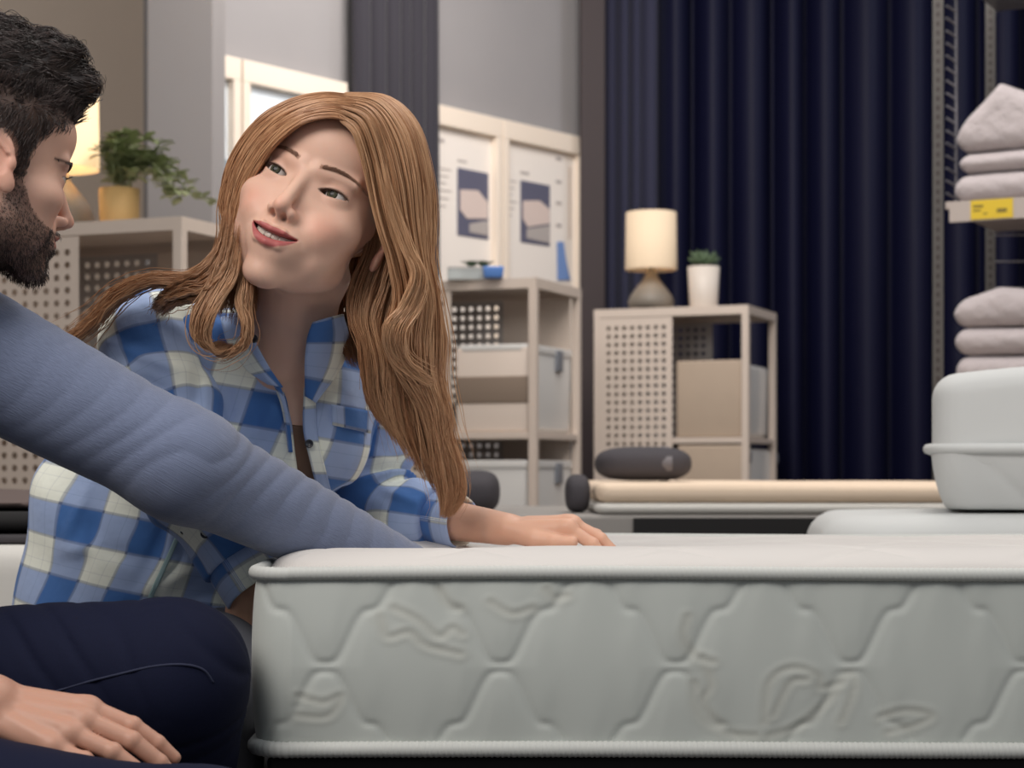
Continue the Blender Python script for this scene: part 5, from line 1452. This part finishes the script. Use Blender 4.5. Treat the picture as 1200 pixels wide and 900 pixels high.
SF = {1.0: [(118, 400, 236, 440, .006, .008), (112, 425, 228, 470, -.005, .008), (110, 470, 225, 500, .006, .008), (125, 520, 240, 515, .006, .009), (130, 500, 225, 530, -.005, .008), (240, 400, 236, 500, -.005, .007),
      (170, 350, 230, 400, .005, .008), (140, 560, 250, 560, .006, .008), (210, 590, 290, 640, .005, .007), (220, 620, 270, 680, -.005, .007)],
      2.3: [(430, 470, 500, 520, .005, .008), (440, 520, 505, 560, -.005, .008), (450, 570, 500, 590, .005, .007), (500, 600, 540, 612, .004, .006)]}
def sleeve(name, pts, rs, seed, cufflen, ref, parent=shirt):
    L_ = sum(np.linalg.norm(np.asarray(pts[i + 1]) - pts[i]) for i in range(len(pts) - 1))
    end = np.asarray(pts[-1]); ax = (end - pts[-2]) / np.linalg.norm(end - pts[-2])
    def f(p):
        d = chain(p, pts, rs, 0.012)
        _, v = seg_uv(p, pts, ref)
        el = np.linalg.norm(np.asarray(pts[1]) - pts[0])
        fold = 0.0030 * np.exp(-((v - el) / 0.08) ** 2) + 0.0022
        d = d + fold * np.sin(v * 95 + 2.5 * np.sin(p[:, 0] * 30 + seed) + p[:, 1] * 25) + wr(p, 34, 0.0018, seed) - folds(p, SF[seed], (pts[0][1] + pts[1][1]) / 2)
        return smax(d, (p - end) @ ax + cufflen, 0.003)
    P_ = np.array(pts); V, F = sdf_mesh(f, P_.min(0) - 0.09, P_.max(0) + 0.09, 0.0030)
    u, v = seg_uv(V, pts, ref)
    o = mesh_np(name, V, F, M_PLAID, parent, attrs={'pu': u + 0.02, 'pv': v + 0.01 * seed})
    # cuff band
    b = end - ax * (cufflen + 0.006); e = end - ax * (cufflen - 0.040)
    mb = MB(); r0 = rs[-1] * 0.94
    e1 = np.cross(ax, [0, 0, 1.0]); e1 /= np.linalg.norm(e1); e2 = np.cross(ax, e1)
    n = 48; V = []
    for k, (t_, rr) in enumerate([(0, r0 * .9), (0.04, r0), (0.5, r0 * 1.02), (0.95, r0 * 1.03), (1.0, r0 * 1.0), (0.97, r0 * 0.93), (0.3, r0 * 0.88)]):
        c = b + (e - b) * t_
        for i in range(n):
            a = 2 * math.pi * i / n; V.append(c + (e1 * math.cos(a) * 1.0 + e2 * math.sin(a)) * (rr + 0.0009 * math.sin(a * 5 + seed)))
    V = np.array(V); Fq = [(j * n + i, j * n + (i + 1) % n, (j + 1) * n + (i + 1) % n, (j + 1) * n + i) for j in range(6) for i in range(n)]
    ang = np.tile(np.linspace(0, 2 * math.pi, n, endpoint=False), 7)
    cf = mesh_np('cuff', V, Fq, M_PLAID, o, attrs={'pu': np.repeat(np.array([0, .04, .5, .95, 1, .97, .3]) * 0.04, n) + 0.045, 'pv': ang * r0 + 0.02})
    return o, b, e, e1, e2, r0
M_BUTTON = mat('button_dark_pearl', (44, 46, 54), rough=0.25)
sr, b_, e_, e1_, e2_, r0_ = sleeve('sleeve', [W_rsh, W_relb, W_rwr], [0.064, 0.056, 0.043], 1.0, 0.030, 0.055)
def button(center, nrm, r, parent, name='button', m=None):
    nrm = Vector(nrm).normalized(); q = nrm.to_track_quat('Z', 'Y')
    o = MB().lathe([(0, 0.0012), (r * .55, 0.0012), (r * .75, 0.0022), (r * .95, 0.0020), (r, 0.0008), (r, -0.0008), (0, -0.001)], 20).build(name, m or M_BUTTON, parent, smooth=True)
    o.rotation_mode = 'QUATERNION'; o.rotation_quaternion = q; o.location = center
    return o
sl, *_r = sleeve('sleeve', [W_lsh, W_lelb, W_lwr], [0.062, 0.050, 0.033], 2.3, 0.105, 0.052)
def surf_y(f, x, z, y0=1.95, y1=2.45, n=180):
    """front surface of a field at given x,z"""
    x = np.atleast_1d(x); z = np.atleast_1d(z); out = np.full(len(x), np.nan)
    for y in np.linspace(y0, y1, n):
        d = f(np.column_stack([x, np.full(len(x), y), z]).astype(np.float32)); k = np.isnan(out) & (d < 0); out[k] = y
    return out
def sleeve_r_field(p): return chain(p, [W_rsh, W_relb, W_rwr], [0.064, 0.056, 0.043], 0.012)
bp_ = P(238, 626, 2.05); by = surf_y(sleeve_r_field, bp_[0], bp_[2], 1.9, 2.3)[0]
if not np.isnan(by): button((bp_[0], by - 0.003, bp_[2]), (0.0, -1, 0.15), 0.0052, sr)
def cloth_core(q): return smin(shirt_torso(q, False), cap(q, W_neck + [0, 0.01, -0.02], W_headb, 0.060, 0.060), 0.02)
def ray_surf(f, px, py, y0=1.96, y1=2.42, n=230):
    """distance at which the line of sight through photo points meets a field"""
    px = np.atleast_1d(px).astype(float); py = np.atleast_1d(py).astype(float); out = np.full(len(px), np.nan)
    for Y in np.linspace(y0, y1, n):
        q = np.column_stack([(px - 600) * Y / FOC, np.full(len(px), Y), CAM_H + (HORIZON - py) * Y / FOC]).astype(np.float32)
        k = np.isnan(out) & (f(q) < 0); out[k] = Y
    out[np.isnan(out)] = np.nanmedian(out) if (~np.isnan(out)).any() else 2.15
    return out
def patch(name, A, B, m, parent, off=0.004, field=cloth_core, nu=28, nv=12, lift=0.0, pu0=0.0, pv0=0.0, thick=0.0022, puff=0.0):
    """strip of cloth lying on the shirt front between edges A and B"""
    A = catmull(A, nu); B = catmull(B, nu); t_ = np.linspace(0, 1, nv)[None, :, None]
    G = A[:, None] * (1 - t_) + B[:, None] * t_; g = G.reshape(-1, 2)
    Y = ray_surf(field, g[:, 0], g[:, 1]).reshape(nu, nv)
    for _ in range(10):
        Yp = np.pad(Y, 1, mode='edge'); Y = np.minimum(Y, 0.25 * (Yp[:-2, 1:-1] + Yp[2:, 1:-1] + Yp[1:-1, :-2] + Yp[1:-1, 2:]))
    tt = t_[0, :, 0][None]; Y = Y - off - lift * tt - puff * np.sin(np.pi * tt)
    V = np.stack([(G[..., 0] - 600) * Y / FOC, Y, CAM_H + (HORIZON - G[..., 1]) * Y / FOC], -1)
    du = np.linalg.norm(V[:, -1] - V[:, 0], axis=1).mean(); dv = np.linalg.norm(np.diff(V[:, 0], axis=0), axis=1).sum()
    a = np.arange(nu - 1)[:, None] * nv + np.arange(nv - 1)
    F = np.stack([a, a + nv, a + nv + 1, a + 1], -1).reshape(-1, 4)
    pu = np.tile(np.linspace(0, du, nv), nu) + pu0; pv = np.repeat(np.linspace(0, dv, nu), nv) + pv0
    o = mesh_np(name, V.reshape(-1, 3), F, m, parent, attrs={'pu': pu, 'pv': pv})
    s_ = o.modifiers.new('s', 'SOLIDIFY'); s_.thickness = thick; s_.offset = 0
    return o
patch('collar', [(292, 366), (296, 392), (312, 424), (331, 454)], [(258, 372), (266, 400), (288, 432), (314, 450)], M_PLAID, shirt, off=0.006, lift=0.006, puff=0.004, pu0=0.05, pv0=0.03)
patch('collar', [(366, 378), (360, 396), (357, 425), (358, 464)], [(402, 368), (408, 394), (400, 430), (370, 472)], M_PLAID, shirt, off=0.006, lift=0.006, puff=0.004, pu0=0.03, pv0=0.02)
patch('placket', [(356, 455), (355, 500), (362, 535), (372, 575)], [(370, 452), (371, 500), (378, 535), (388, 575)], M_PLAID, shirt, off=0.002, pu0=0.062, pv0=0.0)
patch('placket', [(318, 444), (328, 470), (334, 500), (338, 530)], [(328, 452), (336, 476), (340, 500), (343, 530)], M_PLAID, shirt, off=0.002, pu0=0.02, pv0=0.05)
patch('pocket_flap', [(388, 474), (390, 498)], [(436, 482), (434, 508)], M_PLAID, shirt, off=0.003, pu0=0.0, pv0=0.04, nu=8)
patch('side_seam', [(236, 560), (218, 600), (196, 650), (166, 716)], [(241, 562), (223, 602), (201, 652), (171, 718)], M_SEAM, shirt, off=0.001, nv=4)
def on_shirt(px, py):
    return P(px, py, ray_surf(cloth_core, px, py)[0])
for (bx_, by_) in ((299, 398), (363, 520)):
    c = on_shirt(bx_, by_); button((c[0], c[1] - (0.014 if by_ < 450 else 0.006), c[2]), (0, -1, 0.1), 0.0048, shirt)
M_CAMI = mat('camisole_taupe', (112, 86, 70), rough=0.8, bump=0.2, bscale=300)
def cami(p):
    d = w_body(p) - 0.0035
    zt = P(345, 497, YF)[2]
    d = smax(d, p[:, 2] - (zt + 0.9 * (p[:, 0] - P(345, 0, YF)[0]) ** 2 * 10), 0.002)
    d = np.maximum(d, W_waist[2] - p[:, 2]); 
    return np.maximum(d, np.abs(p[:, 0] - P(349, 0, YF)[0]) - 0.034)
V, F = sdf_mesh(cami, (-0.5, 1.95, 0.45), (0.05, 2.45, 0.76), 0.003)
mesh_np('camisole', V, F, M_CAMI, woman)
# trousers
M_GREYT = mat('trousers_grey_cotton', (120, 122, 132), rough=0.85, bump=0.2, bscale=200)
def w_legs(p):
    d = ell(p, W_pelvis + [0, 0, -0.01], (0.175, 0.125, 0.115))
    for s_, kx in ((-0.08, -0.17), (0.08, 0.10)):
        k_ = W_pelvis + [kx, -0.23 if s_ < 0 else -0.25, -0.02 if s_ < 0 else 0.01]
        d = smin(d, cap(p, W_pelvis + [s_, -0.03, -0.02], k_, 0.094, 0.068), 0.03)
        d = smin(d, cap(p, k_, k_ + [-0.01 if s_ < 0 else 0.005, 0.07, -0.29], 0.064, 0.05), 0.02)
    return d + wr(p, 30, 0.002, 2.0)
V, F = sdf_mesh(w_legs, (-0.8, 1.8, 0.0), (0.0, 2.6, 0.55), 0.006)
mesh_np('trousers', V, F, M_GREYT, woman)
M_SHOE = mat('shoe_white', (210, 210, 208), rough=0.6)
for s_ in (-1, 1):
    k_ = W_pelvis + ([-0.18, -0.16, 0] if s_ < 0 else [0.10, -0.18, 0])
    def fs(p, k_=k_): return np.maximum(smin(ell(p, (k_[0], k_[1] - 0.06, 0.035), (0.042, 0.12, 0.042)), ell(p, (k_[0], k_[1] + 0.0, 0.06), (0.038, 0.05, 0.05)), 0.02), 0.002 - p[:, 2])
    V, F = sdf_mesh(fs, (k_[0] - .08, k_[1] - .22, -.02), (k_[0] + .08, k_[1] + .1, .14), 0.006)
    mesh_np('shoe', V, F, M_SHOE, woman)
t = empty('bench', (W_pelvis[0], W_pelvis[1] + 0.03, 0), 0, 'low dark upholstered bench the woman sits on', 'bench')
zb_ = W_pelvis[2] - 0.125
rbox(0.34, 0.30, 0.09, 0.03, 0, z0=zb_ - 0.09).build('seat', M_DKG, t, smooth=True)
for lx in (-0.13, 0.13):
    for ly in (-0.11, 0.11): MB().box(lx - .015, lx + .015, ly - .015, ly + .015, 0, zb_ - 0.088).build('leg', M_BLACK, t)
# ================================================================== the man
MR = look_mat((0.76, 0.62, -0.14), math.radians(4))
MG = dict(w=1.0, jaw=44, chin=0, smile=False, brow=7.0, nose=3, lid_up=4.0, lid_lo=3.4, mouth=25, curve=1.0, open=0.3, browz=14.0, liner=0.3, shadow=0.3, browk=0.8)
MS = 0.935
MO = P(2, 186, 1.80) - MR @ (np.array([71.0, -8, -6]) / 1000 * MS)
def m_local(p): return ((p - MO.astype(np.float32)) @ MR.astype(np.float32)) * (1000.0 / MS)
A3 = lambda *a: np.array(a, dtype=float)
M_pel = A3(-0.80, 1.75, 0.40); M_ch = A3(-0.72, 1.80, 0.66); M_nk = A3(-0.60, 1.84, 0.765)
M_ls = P(-62, 396, 1.92); M_rs = A3(-0.74, 1.60, 0.73)
M_le = P(212, 543, 1.95); M_lw = P(480, 676, 2.13)
M_re = A3(-0.76, 1.54, 0.50); M_rw = P(-12, 828, 1.66)
M_hb = MO + MR @ (np.array([0, -18, -62]) / 1000.0)
KL = A3(-0.334, 1.855, 0.398); HL = A3(-0.74, 1.86, 0.355); AL = A3(-0.37, 1.97, 0.10)
KR = A3(-0.255, 1.575, 0.272); HR = A3(-0.78, 1.64, 0.325); AR = A3(-0.33, 1.72, 0.10)
def m_body(p):
    d = ell(p, M_pel, (0.16, 0.16, 0.11)); d = smin(d, cap(p, M_pel, M_ch, 0.13, 0.14), 0.06)
    d = smin(d, chain(p, [M_rs, M_nk + [-0.03, 0, -0.03], M_ls], [0.058, 0.072, 0.055]), 0.06)
    d = smin(d, cap(p, M_nk + [-0.015, 0, -0.02], M_hb, 0.062, 0.058), 0.03)
    d = smin(d, chain(p, [M_ls, M_le, M_lw], [0.052, 0.042, 0.029]), 0.02)
    d = smin(d, chain(p, [M_rs, M_re, M_rw], [0.054, 0.042, 0.029]), 0.02)
    for H, K, A in ((HL, KL, AL), (HR, KR, AR)): d = smin(d, chain(p, [H, K, A], [0.085, 0.060, 0.040]), 0.02)
    return d
ly_ = A3(0.80, 0.55, -0.10); ly_ /= np.linalg.norm(ly_); lz_ = A3(0.05, 0.0, 1.0); lx_ = np.cross(ly_, lz_); lx_ /= np.linalg.norm(lx_); lz_ = np.cross(lx_, ly_)
MLR = np.column_stack([lx_, ly_, lz_])
qy_ = P(172, 872, 1.63) - M_rw; qy_ /= np.linalg.norm(qy_); qz_ = A3(0.12, -0.60, 0.78); qx_ = np.cross(qy_, qz_); qx_ /= np.linalg.norm(qx_); qz_ = np.cross(qx_, qy_)
MRR = np.column_stack([qx_, qy_, qz_])
MLG = dict(side=1, curl=[(6, 10, 6)] * 4, spread=[5, 1, -3, -8], len=1.0, thumb=[(15, 8, -5), (38, 34, -8), (52, 58, -8), (60, 80, -8)])
MRG = dict(side=-1, curl=[(14, 18, 10), (14, 22, 12), (12, 20, 12), (8, 16, 12)], spread=[1, -1, -3, -5], len=1.05, thumb=[(15, 8, -8), (26, 34, -14), (28, 56, -17), (24, 74, -19)])
# field x runs to the thumb for side=1 when x is the left hand's inner side
def mlh(p): return hand_field(place(p, M_lw + ly_ * 0.008 + A3(0, 0, -0.006), MLR), MLG) / 1000.0
def mrh(p): return hand_field(place(p, M_rw + qy_ * 0.004, MRR), MRG) / 1000.0
def m_all(p, hd=True, ha=True):
    d = m_body(p)
    if hd: d = smin(d, head_field(m_local(p), MG) * MS / 1000.0, 0.012)
    if ha: d = smin(smin(d, mlh(p), 0.006), mrh(p), 0.006)
    return d
mh = MO + MR @ A3(0, 0.005, -0.01)
def m_inhead(c, m=0.0):
    q = (c - MO) @ MR; return (q[:, 2] > -0.135 + m) & near(c, mh, 0.2 - m)
MWL = lambda c, m=0.0: ((c - M_lw) @ ly_ > -0.02 + m) & near(c, M_lw + ly_ * 0.09, 0.15)
MWR = lambda c, m=0.0: ((c - M_rw) @ qy_ > -0.03 + m) & near(c, M_rw + qy_ * 0.09, 0.15)
V0, F0 = sdf_mesh(m_all, (-1.05, 1.40, 0.0), (0.15, 2.40, 1.0), 0.006); V0, F0 = crop_faces(V0, F0, lambda c: ~(m_inhead(c, .006) | MWL(c, .006) | MWR(c, .006)))
V1, F1 = sdf_mesh(lambda p: m_all(p, True, False), mh - 0.165, mh + 0.165, 0.0013); V1, F1 = crop_faces(V1, F1, m_inhead)
a = M_lw + ly_ * 0.09; V2, F2 = sdf_mesh(lambda p: m_all(p, False, True), a - .15, a + .15, 0.0025); V2, F2 = crop_faces(V2, F2, MWL)
a = M_rw + qy_ * 0.09; V3, F3 = sdf_mesh(lambda p: m_all(p, False, True), a - .15, a + .15, 0.0013); V3, F3 = crop_faces(V3, F3, MWR)
MV, MF = join_np([(V0, F0), (V1, F1), (V2, F2), (V3, F3)])
SKM = np.array(lin((214, 172, 152))[:3])
ml = m_local(MV)
def vnormals(V, F):
    n = np.cross(V[F[:, 2]] - V[F[:, 0]], V[F[:, 3]] - V[F[:, 1]]); out = np.zeros_like(V)
    for k in range(4):
        for c in range(3): out[:, c] += np.bincount(F[:, k], n[:, c], len(V))
    return out / (np.linalg.norm(out, axis=1, keepdims=True) + 1e-12)
def beard_k(q):
    ax = np.abs(q[:, 0]); y = q[:, 1]; z = q[:, 2]
    line = np.interp(y, [8, 22, 40, 60, 78, 100], [4, -14, -42, -54, -53, -47])
    k = sst(0, 5, line - z) * sst(-4, 6, y - np.interp(z, [-120, -60, -20, 10], [-15, 2, 12, 14])) * sst(-150, -130, z)
    lips = (ax < 24) & (np.abs(z + 62) < 6.5) & (y > 80)
    k = k * (1 - 0.9 * lips)
    return k
def hair_k(q):
    ax = np.abs(q[:, 0]); y = q[:, 1]; z = q[:, 2]
    front = np.interp(ax, [0, 25, 45, 58, 75], [64, 62, 54, 46, 40])            # hairline height over the brow
    side = np.interp(z, [-40, -14, 10, 30, 50, 66], [26, 26, 27, 34, 50, 95])      # how far forward hair reaches at height z
    k = sst(0, 4, side - y) * (z > -14) + sst(0, 5, z - front)
    ear = ((y + 8) / 20) ** 2 + ((z + 6) / 32) ** 2 < 1.0
    back = (y < -18) & (z > np.interp(y, [-100, -18], [-70, -46]))
    k = np.clip(np.maximum(k, back * 1.0), 0, 1) * (1 - ear * (ax > 58))
    return np.clip(k, 0, 1)
HAIRM = np.array(lin((52, 42, 40))[:3])
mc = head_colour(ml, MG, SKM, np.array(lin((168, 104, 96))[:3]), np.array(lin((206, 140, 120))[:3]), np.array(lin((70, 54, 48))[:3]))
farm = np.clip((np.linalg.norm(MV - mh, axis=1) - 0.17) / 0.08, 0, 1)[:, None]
kb = beard_k(ml) * 0.55; kh = hair_k(ml) * 0.85
mc = mc + (HAIRM * 1.6 - mc) * kb[:, None]; mc = mc + (HAIRM - mc) * kh[:, None]
mc = mc + (SKM * [0.74, 0.66, 0.62] - mc) * farm  # arms and hands painted darker, standing in for shade on them
# fingernails of the resting hand are slightly paler
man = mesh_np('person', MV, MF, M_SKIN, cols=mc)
tag(man, 'bearded dark-haired man in grey-blue sweater and navy jeans, reaching across at left', 'person')
for s_ in (1, -1): eyeball(man, MR * MS, MO, s_, MR @ A3(0.05, 0.98, 0.05), (0.12, 0.09, 0.06))
M_HAIRM = hair_mat('hair_dark_brown', 0.4, 0.4)
brows(man, MR * MS, MO, MG, lambda q: head_field(q, MG), (60, 46, 42), M_HAIRM, n=450, ln=8, thick=0.00025)
lashes(man, MR * MS, MO, MG, M_LASH, 7.0)
# short hair and beard grown from the skin
nrm = vnormals(MV, MF)
fV = m_local(MV)
def grow(name, kfun, n, lenf, dirf, r, col, parent, seed, npt=6):
    rg = np.random.default_rng(seed)
    cand = np.where((kfun(fV) > 0.25) & (np.linalg.norm(MV - mh, axis=1) < 0.17) & (fV[:, 2] > -125))[0]
    # rough area weighting: head piece has even vertices
    pick = rg.choice(cand, n); base = MV[pick] + rg.normal(0, 0.0007, (n, 3)); nl = nrm[pick] @ MR; q = fV[pick]
    L = lenf(q, rg) / 1000.0; D = dirf(q, nl, rg); D /= np.linalg.norm(D, axis=1, keepdims=True)
    u = np.linspace(0, 1, npt)[None, :, None]
    stt = nl * 0.75 + D * 0.5; stt /= np.linalg.norm(stt, axis=1, keepdims=True)
    pl_ = (stt[:, None] * u * (1 - 0.65 * u) + D[:, None] * u * u * 0.75) * L[:, None, None]
    Pw = base[:, None] + pl_ @ MR.T
    c = np.array(col) * rg.uniform(0.5, 1.5, n)[:, None]
    return strands(name, Pw, r * rg.uniform(.7, 1.2, n), M_HAIRM, parent, c)
def top_len(q, rg):
    topk = sst(40, 74, q[:, 2]); fr = sst(10, 75, q[:, 1])
    return (7 + 5 * sst(0, 45, q[:, 2]) + topk * 6) * rg.uniform(.7, 1.1, len(q))
def top_dir(q, nl, rg):
    topk = sst(40, 74, q[:, 2])[:, None]
    ck = np.floor(q[:, 0] / 9) * 1.7 + np.floor(q[:, 1] / 14) * 2.3
    side = np.column_stack([0.1 * np.sin(ck), -0.35 + 0 * ck, -0.8 + 0 * ck])
    top = np.column_stack([0.35 * np.sin(ck), 0.35 + 0.30 * np.cos(ck * 1.3), 0.85 + 0.25 * np.sin(ck * 2.1)])
    return side * (1 - topk) + top * topk + rg.normal(0, 0.12, q.shape)
def hv(p):
    q = m_local(p)
    d = ell(q, (0, -4, 70), (64, 87, 82)); d = smin(d, ell(q, (6, 74, 102), (42, 24, 24)), 14)
    d = smin(d, ell(q, (20, 40, 128), (26, 34, 20)), 12)
    d = d + 1.8 * np.sin(q[:, 0] * .22 + q[:, 1] * .05) + 1.5 * np.sin(q[:, 1] * .16 + q[:, 0] * .09 + 1) * np.sin(q[:, 2] * .12)
    d = smax(d, np.interp(q[:, 1], [-100, -20, 40, 75, 110], [20, 30, 46, 70, 82]) - q[:, 2], 10)
    return d * MS / 1000.0
HVv, HVf = sdf_mesh(hv, mh - 0.13, mh + 0.20, 0.0035)
mhair = mesh_np('hair', HVv, HVf, M_HAIRM, man, cols=np.tile(HAIRM * 0.7, (len(HVv), 1)))
hvn = vnormals(HVv, HVf); hq = m_local(HVv)
def laid(n, seed):
    rg = np.random.default_rng(seed); pick = rg.choice(len(HVv), n); base = HVv[pick] + rg.normal(0, 0.0012, (n, 3)); nl = hvn[pick] @ MR; q = hq[pick]
    ck = np.floor(q[:, 0] / 7) * 1.7 + np.floor(q[:, 1] / 17) * 2.3 + np.floor(q[:, 2] / 15)
    D = np.column_stack([0.35 * np.sin(ck) + 0.1, 0.85 + 0.1 * np.cos(ck), 0.35 + 0.35 * np.sin(ck * 2.1)])
    D[q[:, 2] < 66] = [0.0, -0.5, -0.75]
    D = D - nl * (D * nl).sum(1, keepdims=True); D /= np.linalg.norm(D, axis=1, keepdims=True) + 1e-6
    L = rg.uniform(10, 24, n) / 1000; u = np.linspace(0, 1, 8)[None, :, None]
    b = rg.uniform(0.0, 0.30, (n, 1, 1)) * (rg.uniform(0, 1, (n, 1, 1)) < .8) + 0.04
    path = D[:, None] * u + nl[:, None] * (b * np.sin(u * 2.6) - 0.35 * u * u * (1 - b))
    Pw = base[:, None] - nl[:, None] @ MR.T * 0.001 + (path * L[:, None, None]) @ MR.T
    return strands('combed_strands', Pw, 0.00042 * rg.uniform(.6, 1.2, n), M_HAIRM, mhair, HAIRM * (rg.uniform(0.5, 1.7, n) * (0.8 + 0.3 * np.sin(ck)))[:, None])
laid(11000, 4)
grow('short_sides', lambda q: hair_k(q) * (q[:, 2] < 75), 9000, top_len, top_dir, 0.00030, HAIRM * 1.25, mhair, 1, 7)
grow('beard', beard_k, 9000, lambda q, rg: (3.0 + 3.5 * sst(-70, -100, q[:, 2]) + 2 * sst(60, 90, q[:, 1])) * rg.uniform(.6, 1.1, len(q)),
     lambda q, nl, rg: np.column_stack([0 * q[:, 0], 0.25 + 0 * q[:, 0], -1 + 0 * q[:, 0]]) + rg.normal(0, .25, q.shape), 0.00022, HAIRM * 1.6, man, 2, 5)

# sweater
def knit_mat():
    m = mat('sweater_heather_blue', (112, 126, 158), rough=0.9, sheen=0.3, spec=0.2)
    nt = m.node_tree; N = nt.nodes; L = nt.links; b = N['Principled BSDF']
    au = N.new('ShaderNodeAttribute'); au.attribute_name = 'pu'; av = N.new('ShaderNodeAttribute'); av.attribute_name = 'pv'
    cx = N.new('ShaderNodeCombineXYZ'); L.new(au.outputs['Fac'], cx.inputs[0]); L.new(av.outputs['Fac'], cx.inputs[1])
    mp = N.new('ShaderNodeMapping'); mp.inputs['Scale'].default_value = (110, 900, 1); L.new(cx.outputs[0], mp.inputs['Vector'])
    n = N.new('ShaderNodeTexNoise'); n.inputs['Scale'].default_value = 1.0; n.inputs['Detail'].default_value = 3; L.new(mp.outputs[0], n.inputs['Vector'])
    mr = N.new('ShaderNodeMapRange'); mr.inputs['To Min'].default_value = 0.72; mr.inputs['To Max'].default_value = 1.28; L.new(n.outputs['Fac'], mr.inputs['Value'])
    mx = N.new('ShaderNodeMix'); mx.data_type = 'RGBA'; mx.blend_type = 'MULTIPLY'; mx.inputs[0].default_value = 1; mx.inputs[6].default_value = lin((112, 122, 148)); L.new(mr.outputs[0], mx.inputs[7])
    L.new(mx.outputs[2], b.inputs['Base Color'])
    bp = N.new('ShaderNodeBump'); bp.inputs['Strength'].default_value = 0.5; bp.inputs['Distance'].default_value = 0.0012; L.new(n.outputs['Fac'], bp.inputs['Height']); L.new(bp.outputs['Normal'], b.inputs['Normal'])
    return m
M_KNIT = knit_mat()
def sw_torso(p):
    d = cap(p, M_pel + [0, 0, 0.0], M_ch, 0.155, 0.155)
    d = smin(d, chain(p, [M_rs, M_nk + [-0.04, 0, -0.045], M_ls + [-0.01, 0, 0]], [0.066, 0.078, 0.060]), 0.06)
    return smax(d, 0.36 - p[:, 2], 0.006) + wr(p, 22, 0.002, 1.0)
V, F = sdf_mesh(sw_torso, (-1.05, 1.45, 0.3), (-0.4, 2.1, 0.9), 0.005)
sweater = mesh_np('sweater', V, F, M_KNIT, man, attrs={'pu': V[:, 0] + V[:, 1], 'pv': V[:, 2]})
def knit_sleeve(pts, rs, seed, parent, cut):
    end = np.asarray(pts[-1]); ax = (end - pts[-2]) / np.linalg.norm(end - pts[-2]); el = np.linalg.norm(np.asarray(pts[1]) - pts[0])
    def f(p):
        d = chain(p, pts, rs, 0.03); u, v = seg_uv(p, pts, 0.05)
        diag = v * 230 + u * 90 + 1.8 * np.sin(u * 50 + v * 17 + seed)
        am = 0.0009 + 0.0012 * np.exp(-((v - el * 1.35) / 0.16) ** 2)
        side = np.clip(0.55 + 0.6 * np.sin(u * 22 + 1.0 + seed), 0, 1)
        d = d - am * side * (np.abs(np.sin(diag * .5)) ** 0.7 - 0.6) + wr(p, 18, 0.0009, seed)
        return smax(d, (p - end) @ ax + cut, 0.004)
    P_ = np.array(pts); V, F = sdf_mesh(f, P_.min(0) - 0.09, P_.max(0) + 0.09, 0.0026)
    u, v = seg_uv(V, pts, 0.05)
    return mesh_np('sleeve', V, F, M_KNIT, parent, attrs={'pu': v, 'pv': u})
knit_sleeve([M_ls, M_le, M_lw], [0.068, 0.054, 0.036], 0.7, sweater, 0.0)
knit_sleeve([M_rs, M_re, M_rw], [0.064, 0.052, 0.040], 2.2, sweater, 0.03)
# jeans
M_DENIM = mat('jeans_navy_denim', (13, 18, 42), rough=0.85, noise=0.22, nscale=500, bump=0.25, bscale=900, bdist=0.0006, spec=0.2)
def leg_f(p, H, K, A, seed, r=(0.098, 0.076, 0.062)):
    d = chain(p, [H, K, A], r, 0.02); u, v = seg_uv(p, [H, K, A], 0.08); L1 = np.linalg.norm(K - H)
    w_ = np.exp(-((v - L1 * 0.72) / 0.15) ** 2)
    diag = v * 150 - u * 110 + 1.1 * np.sin(u * 25 + seed)
    amp = (0.0042 if seed < 1 else 0.0012) * w_ * np.exp(-((u + 0.01) / 0.075) ** 2)
    d = d + amp * (np.exp(-(np.sin(diag * .5) / 0.38) ** 2) - 0.3)
    return d + wr(p, 20, 0.002, seed)
def jeans_f(p):
    d = ell(p, M_pel + [0, 0, -0.01], (0.17, 0.17, 0.12))
    d = smin(d, leg_f(p, HL, KL, AL, 0.4), 0.03); return smin(d, leg_f(p, HR, KR, AR, 1.9), 0.02)
V, F = sdf_mesh(jeans_f, (-1.05, 1.4, 0.0), (-0.1, 2.15, 0.62), 0.0036)
jeans = mesh_np('jeans', V, F, M_DENIM, man)
# felled seam along the far thigh
sm = []
for x, y in ((60, 812), (100, 800), (140, 790), (180, 781), (215, 779), (238, 785), (250, 800)):
    yy = ray_surf(jeans_f, x, y, 1.66, 2.1, 300)[0]
    sm.append(P(x, y, yy - 0.0008))
MB().tube([tuple(q) for q in catmull(sm, 50)], 0.0013, 8).build('seam', mat('denim_seam', (26, 32, 58), rough=0.8), jeans, smooth=True)
M_SHOED = mat('shoe_dark', (40, 38, 40), rough=0.6)
for A in (AL, AR):
    def fs(p, A=A): return np.maximum(smin(ell(p, (A[0] + 0.02, A[1], 0.04), (0.120, 0.048, 0.045)), ell(p, (A[0], A[1], 0.07), (0.055, 0.046, 0.06)), 0.02), 0.002 - p[:, 2])
    V, F = sdf_mesh(fs, (A[0] - .1, A[1] - .1, -.02), (A[0] + .24, A[1] + .1, .17), 0.006)
    mesh_np('shoe', V, F, M_SHOED, man)
t = empty('stool', (-0.84, 1.74, 0), 0, 'low dark stool the man sits on', 'stool')
rbox(0.36, 0.34, 0.08, 0.04, 0, z0=0.18).build('seat', M_DKG, t, smooth=True)
for lx in (-0.13, 0.13):
    for ly in (-0.12, 0.12): MB().box(lx - .015, lx + .015, ly - .015, ly + .015, 0, 0.182).build('leg', M_BLACK, t)
